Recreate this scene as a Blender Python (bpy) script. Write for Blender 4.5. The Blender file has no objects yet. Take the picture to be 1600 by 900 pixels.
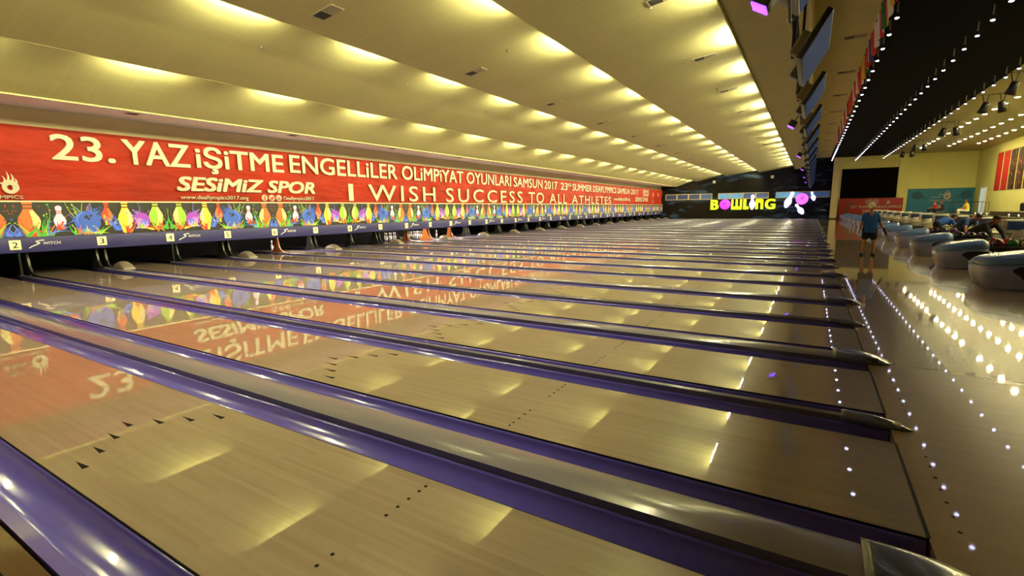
import bpy, bmesh, math, random
from mathutils import Vector, Matrix
import numpy as np

# ------------------------------------------------------------------ camera, world, exposure
S = bpy.context.scene
COL = S.collection
RAD = math.radians
CAM_LOC = Vector((-0.567, -2.698, 1.498))
YAW, PITCH, ROLL, FPX = 0.5433, 0.1596, -0.0117, 767.25
fwd = Vector((-math.sin(YAW) * math.cos(PITCH), math.cos(YAW) * math.cos(PITCH), -math.sin(PITCH)))
rgt = fwd.cross(Vector((0, 0, 1))).normalized()
upv = rgt.cross(fwd)
r2 = rgt * math.cos(ROLL) + upv * math.sin(ROLL)
u2 = -rgt * math.sin(ROLL) + upv * math.cos(ROLL)
cd = bpy.data.cameras.new('camera')
cd.sensor_width = 36.0
cd.lens = FPX * 36.0 / 1600.0
cd.clip_start, cd.clip_end = 0.05, 300
cam = bpy.data.objects.new('camera', cd)
COL.objects.link(cam)
cam.matrix_world = Matrix(((r2.x, u2.x, -fwd.x, CAM_LOC.x), (r2.y, u2.y, -fwd.y, CAM_LOC.y), (r2.z, u2.z, -fwd.z, CAM_LOC.z), (0, 0, 0, 1)))
S.camera = cam
W = bpy.data.worlds.new('world')
S.world = W
W.use_nodes = True
W.node_tree.nodes['Background'].inputs[0].default_value = (0.02, 0.018, 0.015, 1)
W.node_tree.nodes['Background'].inputs[1].default_value = 1.0
S.view_settings.view_transform = 'Standard'
S.view_settings.look = 'None'
S.view_settings.exposure = 0.12
S.view_settings.gamma = 1.0
S.view_settings.use_curve_mapping = False
S.cycles.caustics_reflective = False
S.cycles.caustics_refractive = False
TUBE_POWER = 520.0      # radiance of the fluorescent tubes
LED_POWER = 18.0
WARM_POWER = 400.0
UV_POWER = 4.0

# ------------------------------------------------------------------ hall dimensions (metres; foul line x=0, lanes run to -x, hall runs to +y)
L = 1.0541
WN, WW = 0.5267, 0.7509
PITCHY = 2 * L + WN + WW
END = 62.3
GW = 0.235


def lane_y0(n):
    k, r = divmod(n - 2, 2)
    return k * PITCHY + (L + WN if r else 0)


def num_y(n):
    return 1.30 + PITCHY / 2 * (n - 2)


# ------------------------------------------------------------------ helpers
def lin(c):
    return tuple((v / 255 / 12.92) if v / 255 <= 0.04045 else ((v / 255 + 0.055) / 1.055) ** 2.4 for v in c)


def mat(name, rgb, rough=0.5, metal=0.0, coat=0.0, coat_rough=0.05, noise=0.0, nscale=8.0, bump=0.0, bscale=20.0, emit=None, estr=0.0, spec=0.5, stretch=(1, 1, 1)):
    m = bpy.data.materials.new(name)
    m.use_nodes = True
    nt = m.node_tree
    b = nt.nodes['Principled BSDF']
    c = lin(rgb)
    b.inputs['Base Color'].default_value = (*c, 1)
    b.inputs['Roughness'].default_value = rough
    b.inputs['Metallic'].default_value = metal
    b.inputs['Coat Weight'].default_value = coat
    b.inputs['Coat Roughness'].default_value = coat_rough
    b.inputs['Specular IOR Level'].default_value = spec
    tc = nt.nodes.new('ShaderNodeTexCoord')
    mp = nt.nodes.new('ShaderNodeMapping')
    mp.inputs['Scale'].default_value = stretch
    nt.links.new(tc.outputs['Object'], mp.inputs['Vector'])
    if noise > 0:
        n = nt.nodes.new('ShaderNodeTexNoise')
        n.inputs['Scale'].default_value = nscale
        n.inputs['Detail'].default_value = 4
        nt.links.new(mp.outputs['Vector'], n.inputs['Vector'])
        r = nt.nodes.new('ShaderNodeMapRange')
        r.inputs['From Min'].default_value = 0.3
        r.inputs['From Max'].default_value = 0.7
        r.inputs['To Min'].default_value = 1 - noise
        r.inputs['To Max'].default_value = 1 + noise
        nt.links.new(n.outputs['Fac'], r.inputs['Value'])
        h = nt.nodes.new('ShaderNodeVectorMath')
        h.operation = 'SCALE'
        h.inputs[0].default_value = c
        nt.links.new(r.outputs['Result'], h.inputs['Scale'])
        nt.links.new(h.outputs['Vector'], b.inputs['Base Color'])
    if bump > 0:
        n2 = nt.nodes.new('ShaderNodeTexNoise')
        n2.inputs['Scale'].default_value = bscale
        n2.inputs['Detail'].default_value = 3
        nt.links.new(mp.outputs['Vector'], n2.inputs['Vector'])
        bp = nt.nodes.new('ShaderNodeBump')
        bp.inputs['Strength'].default_value = bump
        bp.inputs['Distance'].default_value = 0.05
        nt.links.new(n2.outputs['Fac'], bp.inputs['Height'])
        nt.links.new(bp.outputs['Normal'], b.inputs['Normal'])
    if emit:
        b.inputs['Emission Color'].default_value = (*lin(emit), 1)
        b.inputs['Emission Strength'].default_value = estr
    return m


def wood(name, a, bcol, board, rough, coat, coat_rough, swirl=0.25):
    """narrow maple boards running along x, with grain"""
    m = bpy.data.materials.new(name)
    m.use_nodes = True
    nt = m.node_tree
    N = nt.nodes.new
    K = nt.links.new
    b = nt.nodes['Principled BSDF']
    geo = N('ShaderNodeNewGeometry')
    sep = N('ShaderNodeSeparateXYZ')
    K(geo.outputs['Position'], sep.inputs[0])
    dv = N('ShaderNodeMath'); dv.operation = 'DIVIDE'; dv.inputs[1].default_value = board
    K(sep.outputs['Y'], dv.inputs[0])
    fl = N('ShaderNodeMath'); fl.operation = 'FLOOR'
    K(dv.outputs[0], fl.inputs[0])
    off = N('ShaderNodeTexWhiteNoise'); off.noise_dimensions = '1D'
    K(fl.outputs[0], off.inputs['W'])
    xo = N('ShaderNodeMath'); xo.operation = 'MULTIPLY_ADD'; xo.inputs[1].default_value = 2.2
    K(off.outputs['Value'], xo.inputs[0])
    xs = N('ShaderNodeMath'); xs.operation = 'DIVIDE'; xs.inputs[1].default_value = 1.1
    K(sep.outputs['X'], xs.inputs[0])
    K(xs.outputs[0], xo.inputs[2])
    fx = N('ShaderNodeMath'); fx.operation = 'FLOOR'
    K(xo.outputs[0], fx.inputs[0])
    cmb = N('ShaderNodeCombineXYZ')
    K(fl.outputs[0], cmb.inputs[0]); K(fx.outputs[0], cmb.inputs[1])
    wn = N('ShaderNodeTexWhiteNoise'); wn.noise_dimensions = '2D'
    K(cmb.outputs[0], wn.inputs['Vector'])
    mp = N('ShaderNodeMapping'); mp.inputs['Scale'].default_value = (0.9, 26, 1)
    K(geo.outputs['Position'], mp.inputs['Vector'])
    nz = N('ShaderNodeTexNoise'); nz.inputs['Scale'].default_value = 2.0; nz.inputs['Detail'].default_value = 5; nz.inputs['Distortion'].default_value = swirl
    K(mp.outputs[0], nz.inputs['Vector'])
    mx = N('ShaderNodeMath'); mx.operation = 'MULTIPLY_ADD'; mx.inputs[1].default_value = 0.45
    K(wn.outputs['Value'], mx.inputs[0])
    m2 = N('ShaderNodeMath'); m2.operation = 'MULTIPLY'; m2.inputs[1].default_value = 0.6
    K(nz.outputs['Fac'], m2.inputs[0])
    K(m2.outputs[0], mx.inputs[2])
    cr = N('ShaderNodeMix'); cr.data_type = 'RGBA'
    cr.inputs[6].default_value = (*lin(bcol), 1)
    cr.inputs[7].default_value = (*lin(a), 1)
    K(mx.outputs[0], cr.inputs[0])
    K(cr.outputs[2], b.inputs['Base Color'])
    b.inputs['Roughness'].default_value = rough
    b.inputs['Coat Weight'].default_value = coat
    b.inputs['Coat Roughness'].default_value = coat_rough
    b.inputs['Coat IOR'].default_value = 1.85
    return m


def tiles(name, rgb):
    """matt ceiling boards, 1.2 x 0.6 m, with faint tone steps and joints"""
    m = bpy.data.materials.new(name)
    m.use_nodes = True
    nt = m.node_tree
    b = nt.nodes['Principled BSDF']
    geo = nt.nodes.new('ShaderNodeNewGeometry')
    br = nt.nodes.new('ShaderNodeTexBrick')
    c = lin(rgb)
    br.inputs['Color1'].default_value = (*[v * 1.03 for v in c], 1)
    br.inputs['Color2'].default_value = (*[v * 0.98 for v in c], 1)
    br.inputs['Mortar'].default_value = (*[v * 1.05 for v in c], 1)
    br.inputs['Scale'].default_value = 1.0
    br.inputs['Brick Width'].default_value = 1.2
    br.inputs['Row Height'].default_value = 0.6
    br.inputs['Mortar Size'].default_value = 0.03
    br.inputs['Mortar Smooth'].default_value = 0.6
    nt.links.new(geo.outputs['Position'], br.inputs['Vector'])
    nt.links.new(br.outputs['Color'], b.inputs['Base Color'])
    b.inputs['Roughness'].default_value = 0.9
    return m


class MB:
    def __init__(s):
        s.v = []; s.f = []; s.m = []; s.sm = []

    def add(s, verts, faces, mi=0, smooth=False):
        o = len(s.v)
        s.v += [tuple(v) for v in verts]
        for f in faces:
            s.f.append([i + o for i in f]); s.m.append(mi); s.sm.append(smooth)
        return s

    def box(s, a, b, mi=0):
        x0, y0, z0 = a; x1, y1, z1 = b
        return s.add([(x0, y0, z0), (x1, y0, z0), (x1, y1, z0), (x0, y1, z0), (x0, y0, z1), (x1, y0, z1), (x1, y1, z1), (x0, y1, z1)],
                     [(3, 2, 1, 0), (4, 5, 6, 7), (0, 1, 5, 4), (1, 2, 6, 5), (2, 3, 7, 6), (3, 0, 4, 7)], mi)

    def rbox(s, a, b, r=0.02, mi=0, seg=3):
        bm = bmesh.new()
        bmesh.ops.create_cube(bm, size=1)
        c = [(a[i] + b[i]) / 2 for i in range(3)]; d = [b[i] - a[i] for i in range(3)]
        for v in bm.verts:
            v.co = Vector((c[0] + v.co.x * d[0], c[1] + v.co.y * d[1], c[2] + v.co.z * d[2]))
        bmesh.ops.bevel(bm, geom=bm.edges[:], offset=min(r, min(d) * 0.45), segments=seg, profile=0.5, affect='EDGES')
        return s.bm(bm, mi, True)

    def bm(s, bm, mi=0, smooth=True):
        bm.verts.index_update()
        s.add([v.co[:] for v in bm.verts], [[v.index for v in f.verts] for f in bm.faces], mi, smooth)
        bm.free()
        return s

    def rings(s, rings, mi=0, caps=True, smooth=True, closed=True):
        n = len(rings[0]); vs = [p for r in rings for p in r]; fs = []
        for i in range(len(rings) - 1):
            for j in range(n if closed else n - 1):
                k = (j + 1) % n
                fs.append((i * n + j, i * n + k, (i + 1) * n + k, (i + 1) * n + j))
        if caps:
            fs.append(tuple(range(n))[::-1]); fs.append(tuple((len(rings) - 1) * n + j for j in range(n)))
        return s.add(vs, fs, mi, smooth)

    def lathe(s, prof, n=16, c=(0, 0, 0), mi=0, axis='z', a=(1, 1)):
        rs = []
        for r, h in prof:
            ring = []
            for j in range(n):
                t = 2 * math.pi * j / n
                p = (r * math.cos(t) * a[0], r * math.sin(t) * a[1], h)
                if axis == 'x': p = (p[2], p[0], p[1])
                if axis == 'y': p = (p[0], p[2], p[1])
                ring.append((p[0] + c[0], p[1] + c[1], p[2] + c[2]))
            rs.append(ring)
        return s.rings(rs, mi)

    def tube(s, path, r, n=8, mi=0):
        P = [Vector(p) for p in path]; rs = []
        for i, p in enumerate(P):
            t = (P[min(i + 1, len(P) - 1)] - P[max(i - 1, 0)]).normalized()
            a = t.cross(Vector((0, 0, 1)) if abs(t.z) < 0.9 else Vector((1, 0, 0))).normalized(); b = t.cross(a)
            rr = r[i] if isinstance(r, (list, tuple)) else r
            rs.append([tuple(p + (a * math.cos(2 * math.pi * j / n) + b * math.sin(2 * math.pi * j / n)) * rr) for j in range(n)])
        return s.rings(rs, mi)

    def ball(s, c, r, mi=0, n=14, sc=(1, 1, 1)):
        rs = []
        for i in range(n + 1):
            t = math.pi * (i + 0.02) / (n + 0.04)
            rs.append([(c[0] + r * sc[0] * math.sin(t) * math.cos(2 * math.pi * j / n), c[1] + r * sc[1] * math.sin(t) * math.sin(2 * math.pi * j / n), c[2] - r * sc[2] * math.cos(t)) for j in range(n)])
        return s.rings(rs, mi)

    def prism(s, poly, fn, d0, d1, mi=0, smooth=False):
        n = len(poly)
        vs = [fn(p[0], p[1], d0) for p in poly] + [fn(p[0], p[1], d1) for p in poly]
        fs = [tuple(range(n))[::-1], tuple(range(n, 2 * n))] + [(i, (i + 1) % n, n + (i + 1) % n, n + i) for i in range(n)]
        return s.add(vs, fs, mi, smooth)

    def mesh(s, name, mats):
        me = bpy.data.meshes.new(name)
        me.from_pydata(s.v, [], s.f)
        for m in (mats if isinstance(mats, (list, tuple)) else [mats]):
            me.materials.append(m)
        me.polygons.foreach_set('material_index', s.m)
        me.polygons.foreach_set('use_smooth', s.sm)
        bm = bmesh.new(); bm.from_mesh(me)
        bmesh.ops.recalc_face_normals(bm, faces=bm.faces[:])
        bm.to_mesh(me); bm.free()
        me.update()
        return me

    def build(s, name, mats, parent=None, loc=(0, 0, 0), rot=(0, 0, 0)):
        return place(name, s.mesh(name, mats), parent, loc, rot)


def place(name, me, parent=None, loc=(0, 0, 0), rot=(0, 0, 0)):
    o = bpy.data.objects.new(name, me)
    COL.objects.link(o)
    o.location = loc; o.rotation_euler = rot
    if parent: o.parent = parent
    return o


def tag(o, label, cat, group=None, kind=None):
    if label: o['label'] = label
    if cat: o['category'] = cat
    if group: o['group'] = group
    if kind: o['kind'] = kind
    return o


def thing(name, label, cat, loc=(0, 0, 0), rz=0.0, group=None):
    return tag(place(name, None, None, loc, (0, 0, rz)), label, cat, group)


def struct(name, mb, m):
    o = mb.build(name, m)
    o['kind'] = 'structure'
    return o


def tree_copy(o, parent=None):
    c = o.copy()
    COL.objects.link(c)
    c.parent = parent
    for ch in list(o.children):
        tree_copy(ch, c)
    return c


def clone(o, loc, label, group=None, rz=None):
    c = tree_copy(o)
    c.location = loc
    if rz is not None: c.rotation_euler = (0, 0, rz)
    c['label'] = label
    if group: c['group'] = group
    return c


def text_me(txt, m, x0, x1, y0, y1, bold=0.0, shear=0.0, depth=0.004, spacing=1.0):
    heavy = max(0.0, bold) * 0.75 * (y1 - y0)
    x0, x1 = x0 + heavy, x1 - heavy; y0, y1 = y0 + heavy * 0.6, y1 - heavy * 0.6
    """flat raised lettering in its own xy plane, fitted into the box"""
    cu = bpy.data.curves.new('lettering', 'FONT')
    cu.body = txt; cu.offset = min(0.0, bold); cu.shear = shear; cu.extrude = 0.01; cu.resolution_u = 3; cu.space_character = spacing
    ob = bpy.data.objects.new('lettering', cu)
    COL.objects.link(ob)
    dg = bpy.context.evaluated_depsgraph_get()
    me = bpy.data.meshes.new_from_object(ob.evaluated_get(dg))
    bpy.data.objects.remove(ob); bpy.data.curves.remove(cu)
    n = len(me.vertices); co = np.empty(n * 3, np.float32)
    me.vertices.foreach_get('co', co); co = co.reshape(-1, 3)
    lo, hi = co.min(0), co.max(0)
    co[:, 0] = x0 + (co[:, 0] - lo[0]) / max(hi[0] - lo[0], 1e-6) * (x1 - x0)
    base, cap = (0.0, None)
    co[:, 1] = y0 + (co[:, 1] - lo[1]) / max(hi[1] - lo[1], 1e-6) * (y1 - y0)
    co[:, 2] = (co[:, 2] - lo[2]) / max(hi[2] - lo[2], 1e-6) * depth
    me.vertices.foreach_set('co', co.ravel())
    if heavy > 0:
        bmt = bmesh.new()
        for q, (sx, sy) in enumerate(((0, 0), (1, 0.6), (-1, 0.6), (1, -0.6), (-1, -0.6), (0.5, 0), (-0.5, 0))):
            k0 = len(bmt.verts)
            bmt.from_mesh(me)
            bmt.verts.ensure_lookup_table()
            for v in bmt.verts[k0:]:
                v.co.x += sx * heavy; v.co.y += sy * heavy; v.co.z += depth * 0.25 * q * (1 if v.co.z > depth * 0.5 else 0)
        bmt.to_mesh(me); bmt.free()
    me.materials.clear(); me.materials.append(m)
    me.update()
    return me


RX = (RAD(90), 0, RAD(90))     # text plane facing +x
RY = (RAD(90), 0, 0)           # text plane facing -y
ONES = ['zeroth', 'first', 'second', 'third', 'fourth', 'fifth', 'sixth', 'seventh', 'eighth', 'ninth', 'tenth', 'eleventh', 'twelfth', 'thirteenth', 'fourteenth', 'fifteenth', 'sixteenth', 'seventeenth', 'eighteenth', 'nineteenth']
TENS = {2: ('twentieth', 'twenty'), 3: ('thirtieth', 'thirty'), 4: ('fortieth', 'forty')}


def nth(n):
    if n < 20: return ONES[n]
    t, o = divmod(n, 10)
    return TENS[t][0] if o == 0 else TENS[t][1] + '-' + ONES[o]


# ------------------------------------------------------------------ materials
M_lane = wood('lane_maple', (158, 141, 127), (132, 113, 98), 0.027, 0.3, 1.0, 0.022)
M_appr = wood('approach_maple', (172, 148, 104), (160, 136, 94), 0.06, 0.25, 1.0, 0.03, 0.0)
M_appr.node_tree.nodes['Principled BSDF'].inputs['Coat IOR'].default_value = 1.5
M_black = mat('black_edge', (8, 7, 8), 0.6, spec=0.1)
M_gut = mat('gutter_violet', (98, 88, 190), 0.2, 0.0, 0.7, 0.06, noise=0.06, nscale=3, stretch=(0.2, 6, 1))
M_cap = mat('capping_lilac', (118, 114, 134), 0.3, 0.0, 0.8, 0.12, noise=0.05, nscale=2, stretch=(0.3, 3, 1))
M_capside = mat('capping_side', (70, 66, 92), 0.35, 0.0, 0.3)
M_nose = mat('nose_grey', (84, 86, 118), 0.2, 0.0, 0.8, 0.06)
M_ceil = tiles('ceiling_cream', (172, 168, 114))
M_ceil_r = tiles('ceiling_right_cream', (196, 190, 136))
M_dark = mat('black_ceiling', (5, 5, 5), 0.95, spec=0.1)
M_wallc = mat('wall_cream', (218, 206, 168), 0.85, noise=0.03, nscale=0.5)
M_wally = mat('wall_yellow', (222, 218, 134), 0.85, noise=0.03, nscale=0.5)
M_pit = mat('pit_black', (9, 8, 8), 0.9)
M_soff = mat('soffit_grey', (232, 230, 240), 0.8)
M_carpet = mat('carpet_dark', (34, 32, 30), 0.95, noise=0.2, nscale=30)
M_walk = mat('walkway_brown', (74, 46, 26), 0.4, 0.0, 0.4, 0.1, noise=0.15, nscale=3, stretch=(0.4, 8, 1))
M_white = mat('white_print', (244, 240, 230), 0.6)
M_red = None
M_grille = mat('grille_dark', (48, 45, 36), 0.6)
M_vent = mat('vent_frame', (168, 162, 130), 0.7)
M_blk = mat('black_plastic', (14, 14, 15), 0.35)
M_metal = mat('dark_metal', (52, 50, 50), 0.4, 0.8)
M_chrome = mat('bright_metal', (190, 190, 190), 0.2, 1.0)
M_tube = mat('tube_glow', (255, 240, 200), 0.5, emit=(254, 245, 188), estr=TUBE_POWER)
M_led = mat('led_glow', (255, 255, 255), 0.5, emit=(212, 214, 255), estr=LED_POWER)
M_warm = mat('downlight_glow', (255, 240, 200), 0.5, emit=(255, 238, 176), estr=WARM_POWER)
M_uv = mat('uv_glow', (180, 120, 255), 0.5, emit=(120, 60, 255), estr=UV_POWER)

# banner cloth: red with soft folds
def banner_mat():
    m = mat('banner_red', (136, 32, 9), 0.6, spec=0.15, noise=0.22, nscale=1.1, stretch=(1, 0.5, 1.6), bump=1.0, bscale=2.2)
    return m
M_red = banner_mat()


# ------------------------------------------------------------------ the setting
XW = -17.25     # wall above the machines
struct('floor', MB().box((0.0, -5.0, -0.12), (4.6, END, 0.0)), M_appr)
struct('floor', MB().box((4.6, -5.0, -0.12), (12.95, END, 0.0)), M_carpet)
struct('floor', MB().box((-20.6, -2.33, -0.4), (0.0, END, -0.2)), M_pit)
# walkway beside the first lane
wk = MB().box((-20.0, -5.0, -0.2), (0.0, -2.12, -0.01))
wk.box((-20.0, -2.24, -0.012), (0.0, -2.228, 0.004), 1)
struct('floor', wk, [M_walk, M_black])
struct('wall_pit', MB().box((-20.6, -5.0, -0.4), (-20.4, END, 1.9)), M_pit)
struct('wall_left', MB().box((XW - 0.15, -5.0, 1.86), (XW, END, 4.6)), M_wallc)
struct('ceiling', MB().box((-20.6, -5.0, 1.86), (XW - 0.15, END, 1.96)), M_pit)
# sawtooth ceiling over the lanes, section in x,z
E1, E2, E3, E4 = (-12.97, 4.58), (-9.6, 5.12), (-6.0, 5.38), (-2.44, 5.54)
SOF = (-15.3, 4.02)
EN = END + 0.2


def strip(pts, th=0.08):
    """a run of panel given by its underside in x,z, with thickness upward"""
    n = len(pts)
    poly = list(pts) + [(x, z + th) for x, z in reversed(pts)]
    return MB().prism(poly, lambda a, b, d: (a, d, b), -5.0, EN)


struct('ceiling', strip([(XW, 4.10), (SOF[0], SOF[1])]), M_soff)
struct('trim_1', MB().box((SOF[0], -5.0, 4.015), (SOF[0] + 0.03, EN, 4.05)), M_ceil)
STEP = {E1: 0.20, E2: 0.20, E3: 0.26, E4: 0.36}
T = lambda e: (e[0], e[1] + STEP[e])
for a, b in (((SOF[0] + 0.03, 4.045), T(E1)), (E1, T(E2)), (E2, T(E3)), (E3, T(E4)), (E4, (-0.92, 5.62))):
    struct('ceiling', strip([a, (b[0], b[1])]), M_ceil)
for e in (E1, E2, E3, E4):
    struct('trim_2', MB().box((e[0] - 0.012, -5.0, e[1] - (0.06 if e is E4 else 0.0)), (e[0] + 0.02, EN, e[1] + STEP[e] + 0.04)), M_ceil)  # deeper lip on the last step is added to hide its tubes' reflection
struct('wall_bulkhead', MB().box((-0.92, -5.0, 5.62), (-0.86, EN, 6.75)), M_ceil_r)
struct('ceiling', MB().box((-0.92, -5.0, 6.62), (0.85, EN, 6.72)), M_ceil_r)
struct('ceiling', MB().box((0.85, -5.0, 6.55), (5.75, EN, 6.72)), M_dark)
struct('ceiling', MB().box((5.75, -5.0, 6.56), (12.95, EN, 6.72)), M_ceil_r)
struct('wall_near', MB().box((-20.6, -5.2, -0.3), (13.1, -5.0, 6.8)), M_wallc)
struct('wall_right', MB().box((12.95, -5.0, 0), (13.1, EN, 6.8)), M_wally)


def mural():
    m = bpy.data.materials.new('mural_night')
    m.use_nodes = True
    nt = m.node_tree; N = nt.nodes.new; K = nt.links.new
    b = nt.nodes['Principled BSDF']
    geo = N('ShaderNodeNewGeometry')
    mp = N('ShaderNodeMapping'); mp.inputs['Rotation'].default_value = (0, RAD(-28), 0); mp.inputs['Scale'].default_value = (0.35, 1, 1.5)
    K(geo.outputs['Position'], mp.inputs['Vector'])
    n = N('ShaderNodeTexNoise'); n.inputs['Scale'].default_value = 0.75; n.inputs['Detail'].default_value = 5; n.inputs['Distortion'].default_value = 1.6
    K(mp.outputs[0], n.inputs['Vector'])
    cr = N('ShaderNodeValToRGB')
    e = cr.color_ramp.elements
    e[0].position = 0.54; e[0].color = (0, 0, 0, 1)
    e[1].position = 0.85; e[1].color = (1, 1, 1, 1)
    K(n.outputs['Fac'], cr.inputs[0])
    sx = N('ShaderNodeSeparateXYZ'); K(geo.outputs['Position'], sx.inputs[0])
    rg = N('ShaderNodeMapRange'); rg.inputs['From Min'].default_value = -7; rg.inputs['From Max'].default_value = -2.0
    K(sx.outputs['X'], rg.inputs['Value'])
    base = N('ShaderNodeMix'); base.data_type = 'RGBA'
    base.inputs[6].default_value = (*lin((13, 8, 6)), 1); base.inputs[7].default_value = (*lin((9, 9, 34)), 1)
    K(rg.outputs[0], base.inputs[0])
    mix = N('ShaderNodeMix'); mix.data_type = 'RGBA'
    mix.inputs[7].default_value = (*lin((66, 96, 140)), 1)
    K(base.outputs[2], mix.inputs[6]); K(cr.outputs[0], mix.inputs[0])
    K(mix.outputs[2], b.inputs['Base Color'])
    b.inputs['Roughness'].default_value = 0.7
    b.inputs['Specular IOR Level'].default_value = 0.12
    return m


# end wall: mural with a band of openings for the windows, then the pale concourse wall
wins = []
for g0, g1, n in ((-16.65, -11.05, 4), (-10.38, -4.9, 4), (-4.2, 1.1, 2)):
    w = (g1 - g0) / n
    wins += [(g0 + i * w, g0 + (i + 1) * w) for i in range(n)]
WZ0, WZ1 = 2.36, 3.08
mw = MB()
mw.box((-20.6, END, -0.4), (1.2, END + 0.2, WZ0)).box((-20.6, END, WZ1), (1.2, END + 0.2, 6.8))
px = -20.6
for g0, g1 in ((-16.65, -11.05), (-10.38, -4.9), (-4.2, 1.1)):
    mw.box((px, END, WZ0), (g0, END + 0.2, WZ1)); px = g1
mw.box((px, END, WZ0), (1.2, END + 0.2, WZ1))
struct('wall_end', mw, mural())
struct('wall_end', MB().box((1.2, END, -0.1), (13.1, END + 0.2, 6.8)), M_wally)
M_winf = mat('window_frame', (176, 160, 120), 0.6)
M_pane = [mat('window_pane_blue', (50, 70, 110), 0.3, emit=(62, 92, 150), estr=0.32), mat('window_pane_bright', (70, 110, 140), 0.3, emit=(100, 175, 230), estr=0.5), mat('window_pane_dim', (36, 46, 74), 0.3, emit=(56, 74, 120), estr=0.25)]
brt = [2, 2, 2, 0, 1, 1, 0, 0, 1, 0]
for i, (a, b) in enumerate(wins):
    f = MB()
    f.box((a, END - 0.03, WZ0), (a + 0.07, END + 0.1, WZ1)).box((b - 0.07, END - 0.03, WZ0), (b, END + 0.1, WZ1))
    f.box((a + 0.07, END - 0.03, WZ0), (b - 0.07, END + 0.1, WZ0 + 0.07)).box((a + 0.07, END - 0.03, WZ1 - 0.07), (b - 0.07, END + 0.1, WZ1))
    fo = struct('window_%d' % (i + 1), f, M_winf)
    MB().box((a + 0.07, END + 0.04, WZ0 + 0.07), (b - 0.07, END + 0.06, WZ1 - 0.07)).build('pane', M_pane[brt[i]], fo)
# pillars on the end wall
struct('pillar', MB().box((1.2, END - 0.5, 0), (1.85, END, 6.6)), M_wallc)
struct('baseboard_pillar', MB().box((1.19, END - 0.51, 0), (1.86, END - 0.499, 0.12)).box((1.185, END - 0.51, 0), (1.2, END, 0.12)), M_walk)
struct('pillar', MB().box((6.9, END - 0.35, 0), (7.75, END, 6.6)), M_wally)
struct('trim_3', MB().box((1.85, END - 0.2, 5.95), (6.9, END, 6.55)), M_wally)
struct('trim_4', MB().box((9.6, END - 0.08, 3.2), (9.75, END, 6.55)), M_wally)

# ------------------------------------------------------------------ lanes with their markings
arrow_me = MB().prism([(0, 0), (0.15, 0.017), (0.15, -0.017)], lambda a, b, d: (a, b, d), 0.0, 0.0012).mesh('arrow', M_black)
dot_me = MB().lathe([(0.0095, 0), (0.0095, 0.0012)], 12).mesh('guide_dot', M_black)
foul_me = MB().box((-0.008, 0, -0.01), (0.007, L, 0.002)).mesh('foul_line', M_black)
lane_mb = MB().box((-19.3, 0, -0.03), (-0.008, L, 0.0))
lane_mb.box((-19.3, -0.006, -0.1), (-0.008, -0.0005, -0.0008), 1).box((-19.3, L + 0.0005, -0.1), (-0.008, L + 0.006, -0.0008), 1)
lane_me = lane_mb.mesh('bowling_lane', [M_lane, M_black])
for n in range(1, 39):
    y0 = lane_y0(n)
    lb = 'glossy maple bowling lane closest to the camera' if n == 1 else 'glossy maple bowling lane, %s lane counting away from the camera' % nth(n)
    ln = tag(place('bowling_lane', lane_me, None, (0, y0, 0)), lb, 'bowling lane', 'maple bowling lanes')
    place('foul_line', foul_me, ln)
    if n <= 12:
        for j in range(7):
            place('arrow', arrow_me, ln, (-(4.77 - abs(j - 3) * 0.15), L / 2 + (j - 3) * 0.1351, 0.0))
        for bnum in (2.5, 4.5, 7.5, 10.5, 13.5):
            for s in (bnum, 39 - bnum):
                place('guide_dot', dot_me, ln, (-2.27, s * L / 39, 0.0))
        for j in range(7):
            place('approach_dot', dot_me, ln, (0.13, L / 2 + (j - 3) * 0.1351, 0.0))

# gutters: a half round channel, ribbed
gp = []
for i in range(15):
    t = math.pi * i / 14
    gp.append((GW / 2 - GW / 2 * math.cos(t), -0.012 - 0.075 * math.sin(t) ** 0.8))
outer = [(a, z - 0.006) for a, z in gp]
g_poly = [(0.0, -0.006)] + gp + [(GW, -0.006), (GW + 0.0, -0.012)] 
gmb = MB()
ring0 = [(a, z) for a, z in gp] + [(a, z - 0.012) for a, z in reversed(gp)]
gmb.rings([[(x, a, z) for a, z in ring0] for x in (-19.3, -0.01)], 0, True, True)
gut_me = gmb.mesh('gutter', M_gut)
for n in range(1, 39):
    y0 = lane_y0(n)
    for side, yy in (('camera side', y0 - 0.006 - GW), ('far side', y0 + L + 0.006)):
        w = 'on the %s of the %s lane' % (side, nth(n)) if n > 1 else 'on the %s of the lane closest to the camera' % side
        tag(place('gutter', gut_me, None, (0, yy, 0)), 'violet ball gutter ' + w, 'gutter', 'violet ball gutters')

# divisions between lanes: flat capping over the ball return, or a narrow ridge
def nose_rings(w, x0, x1, h, zb):
    rs = []
    for i in range(13):
        t = i / 12
        x = x0 + (x1 - x0) * t
        k = math.sqrt(max(0.0, 1 - t ** 5))
        hw = w / 2 * max(0.12, k); hh = zb + (h - zb) * max(0.08, (1 - t ** 3))
        ring = []
        for j in range(17):
            a = math.pi * j / 16
            ca, sa = math.cos(a), math.sin(a)
            ring.append((x, hw * math.copysign(abs(ca) ** 0.6, ca), zb + (hh - zb) * sa ** 0.45 if sa > 0 else zb))
        rs.append(ring)
    return rs


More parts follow.
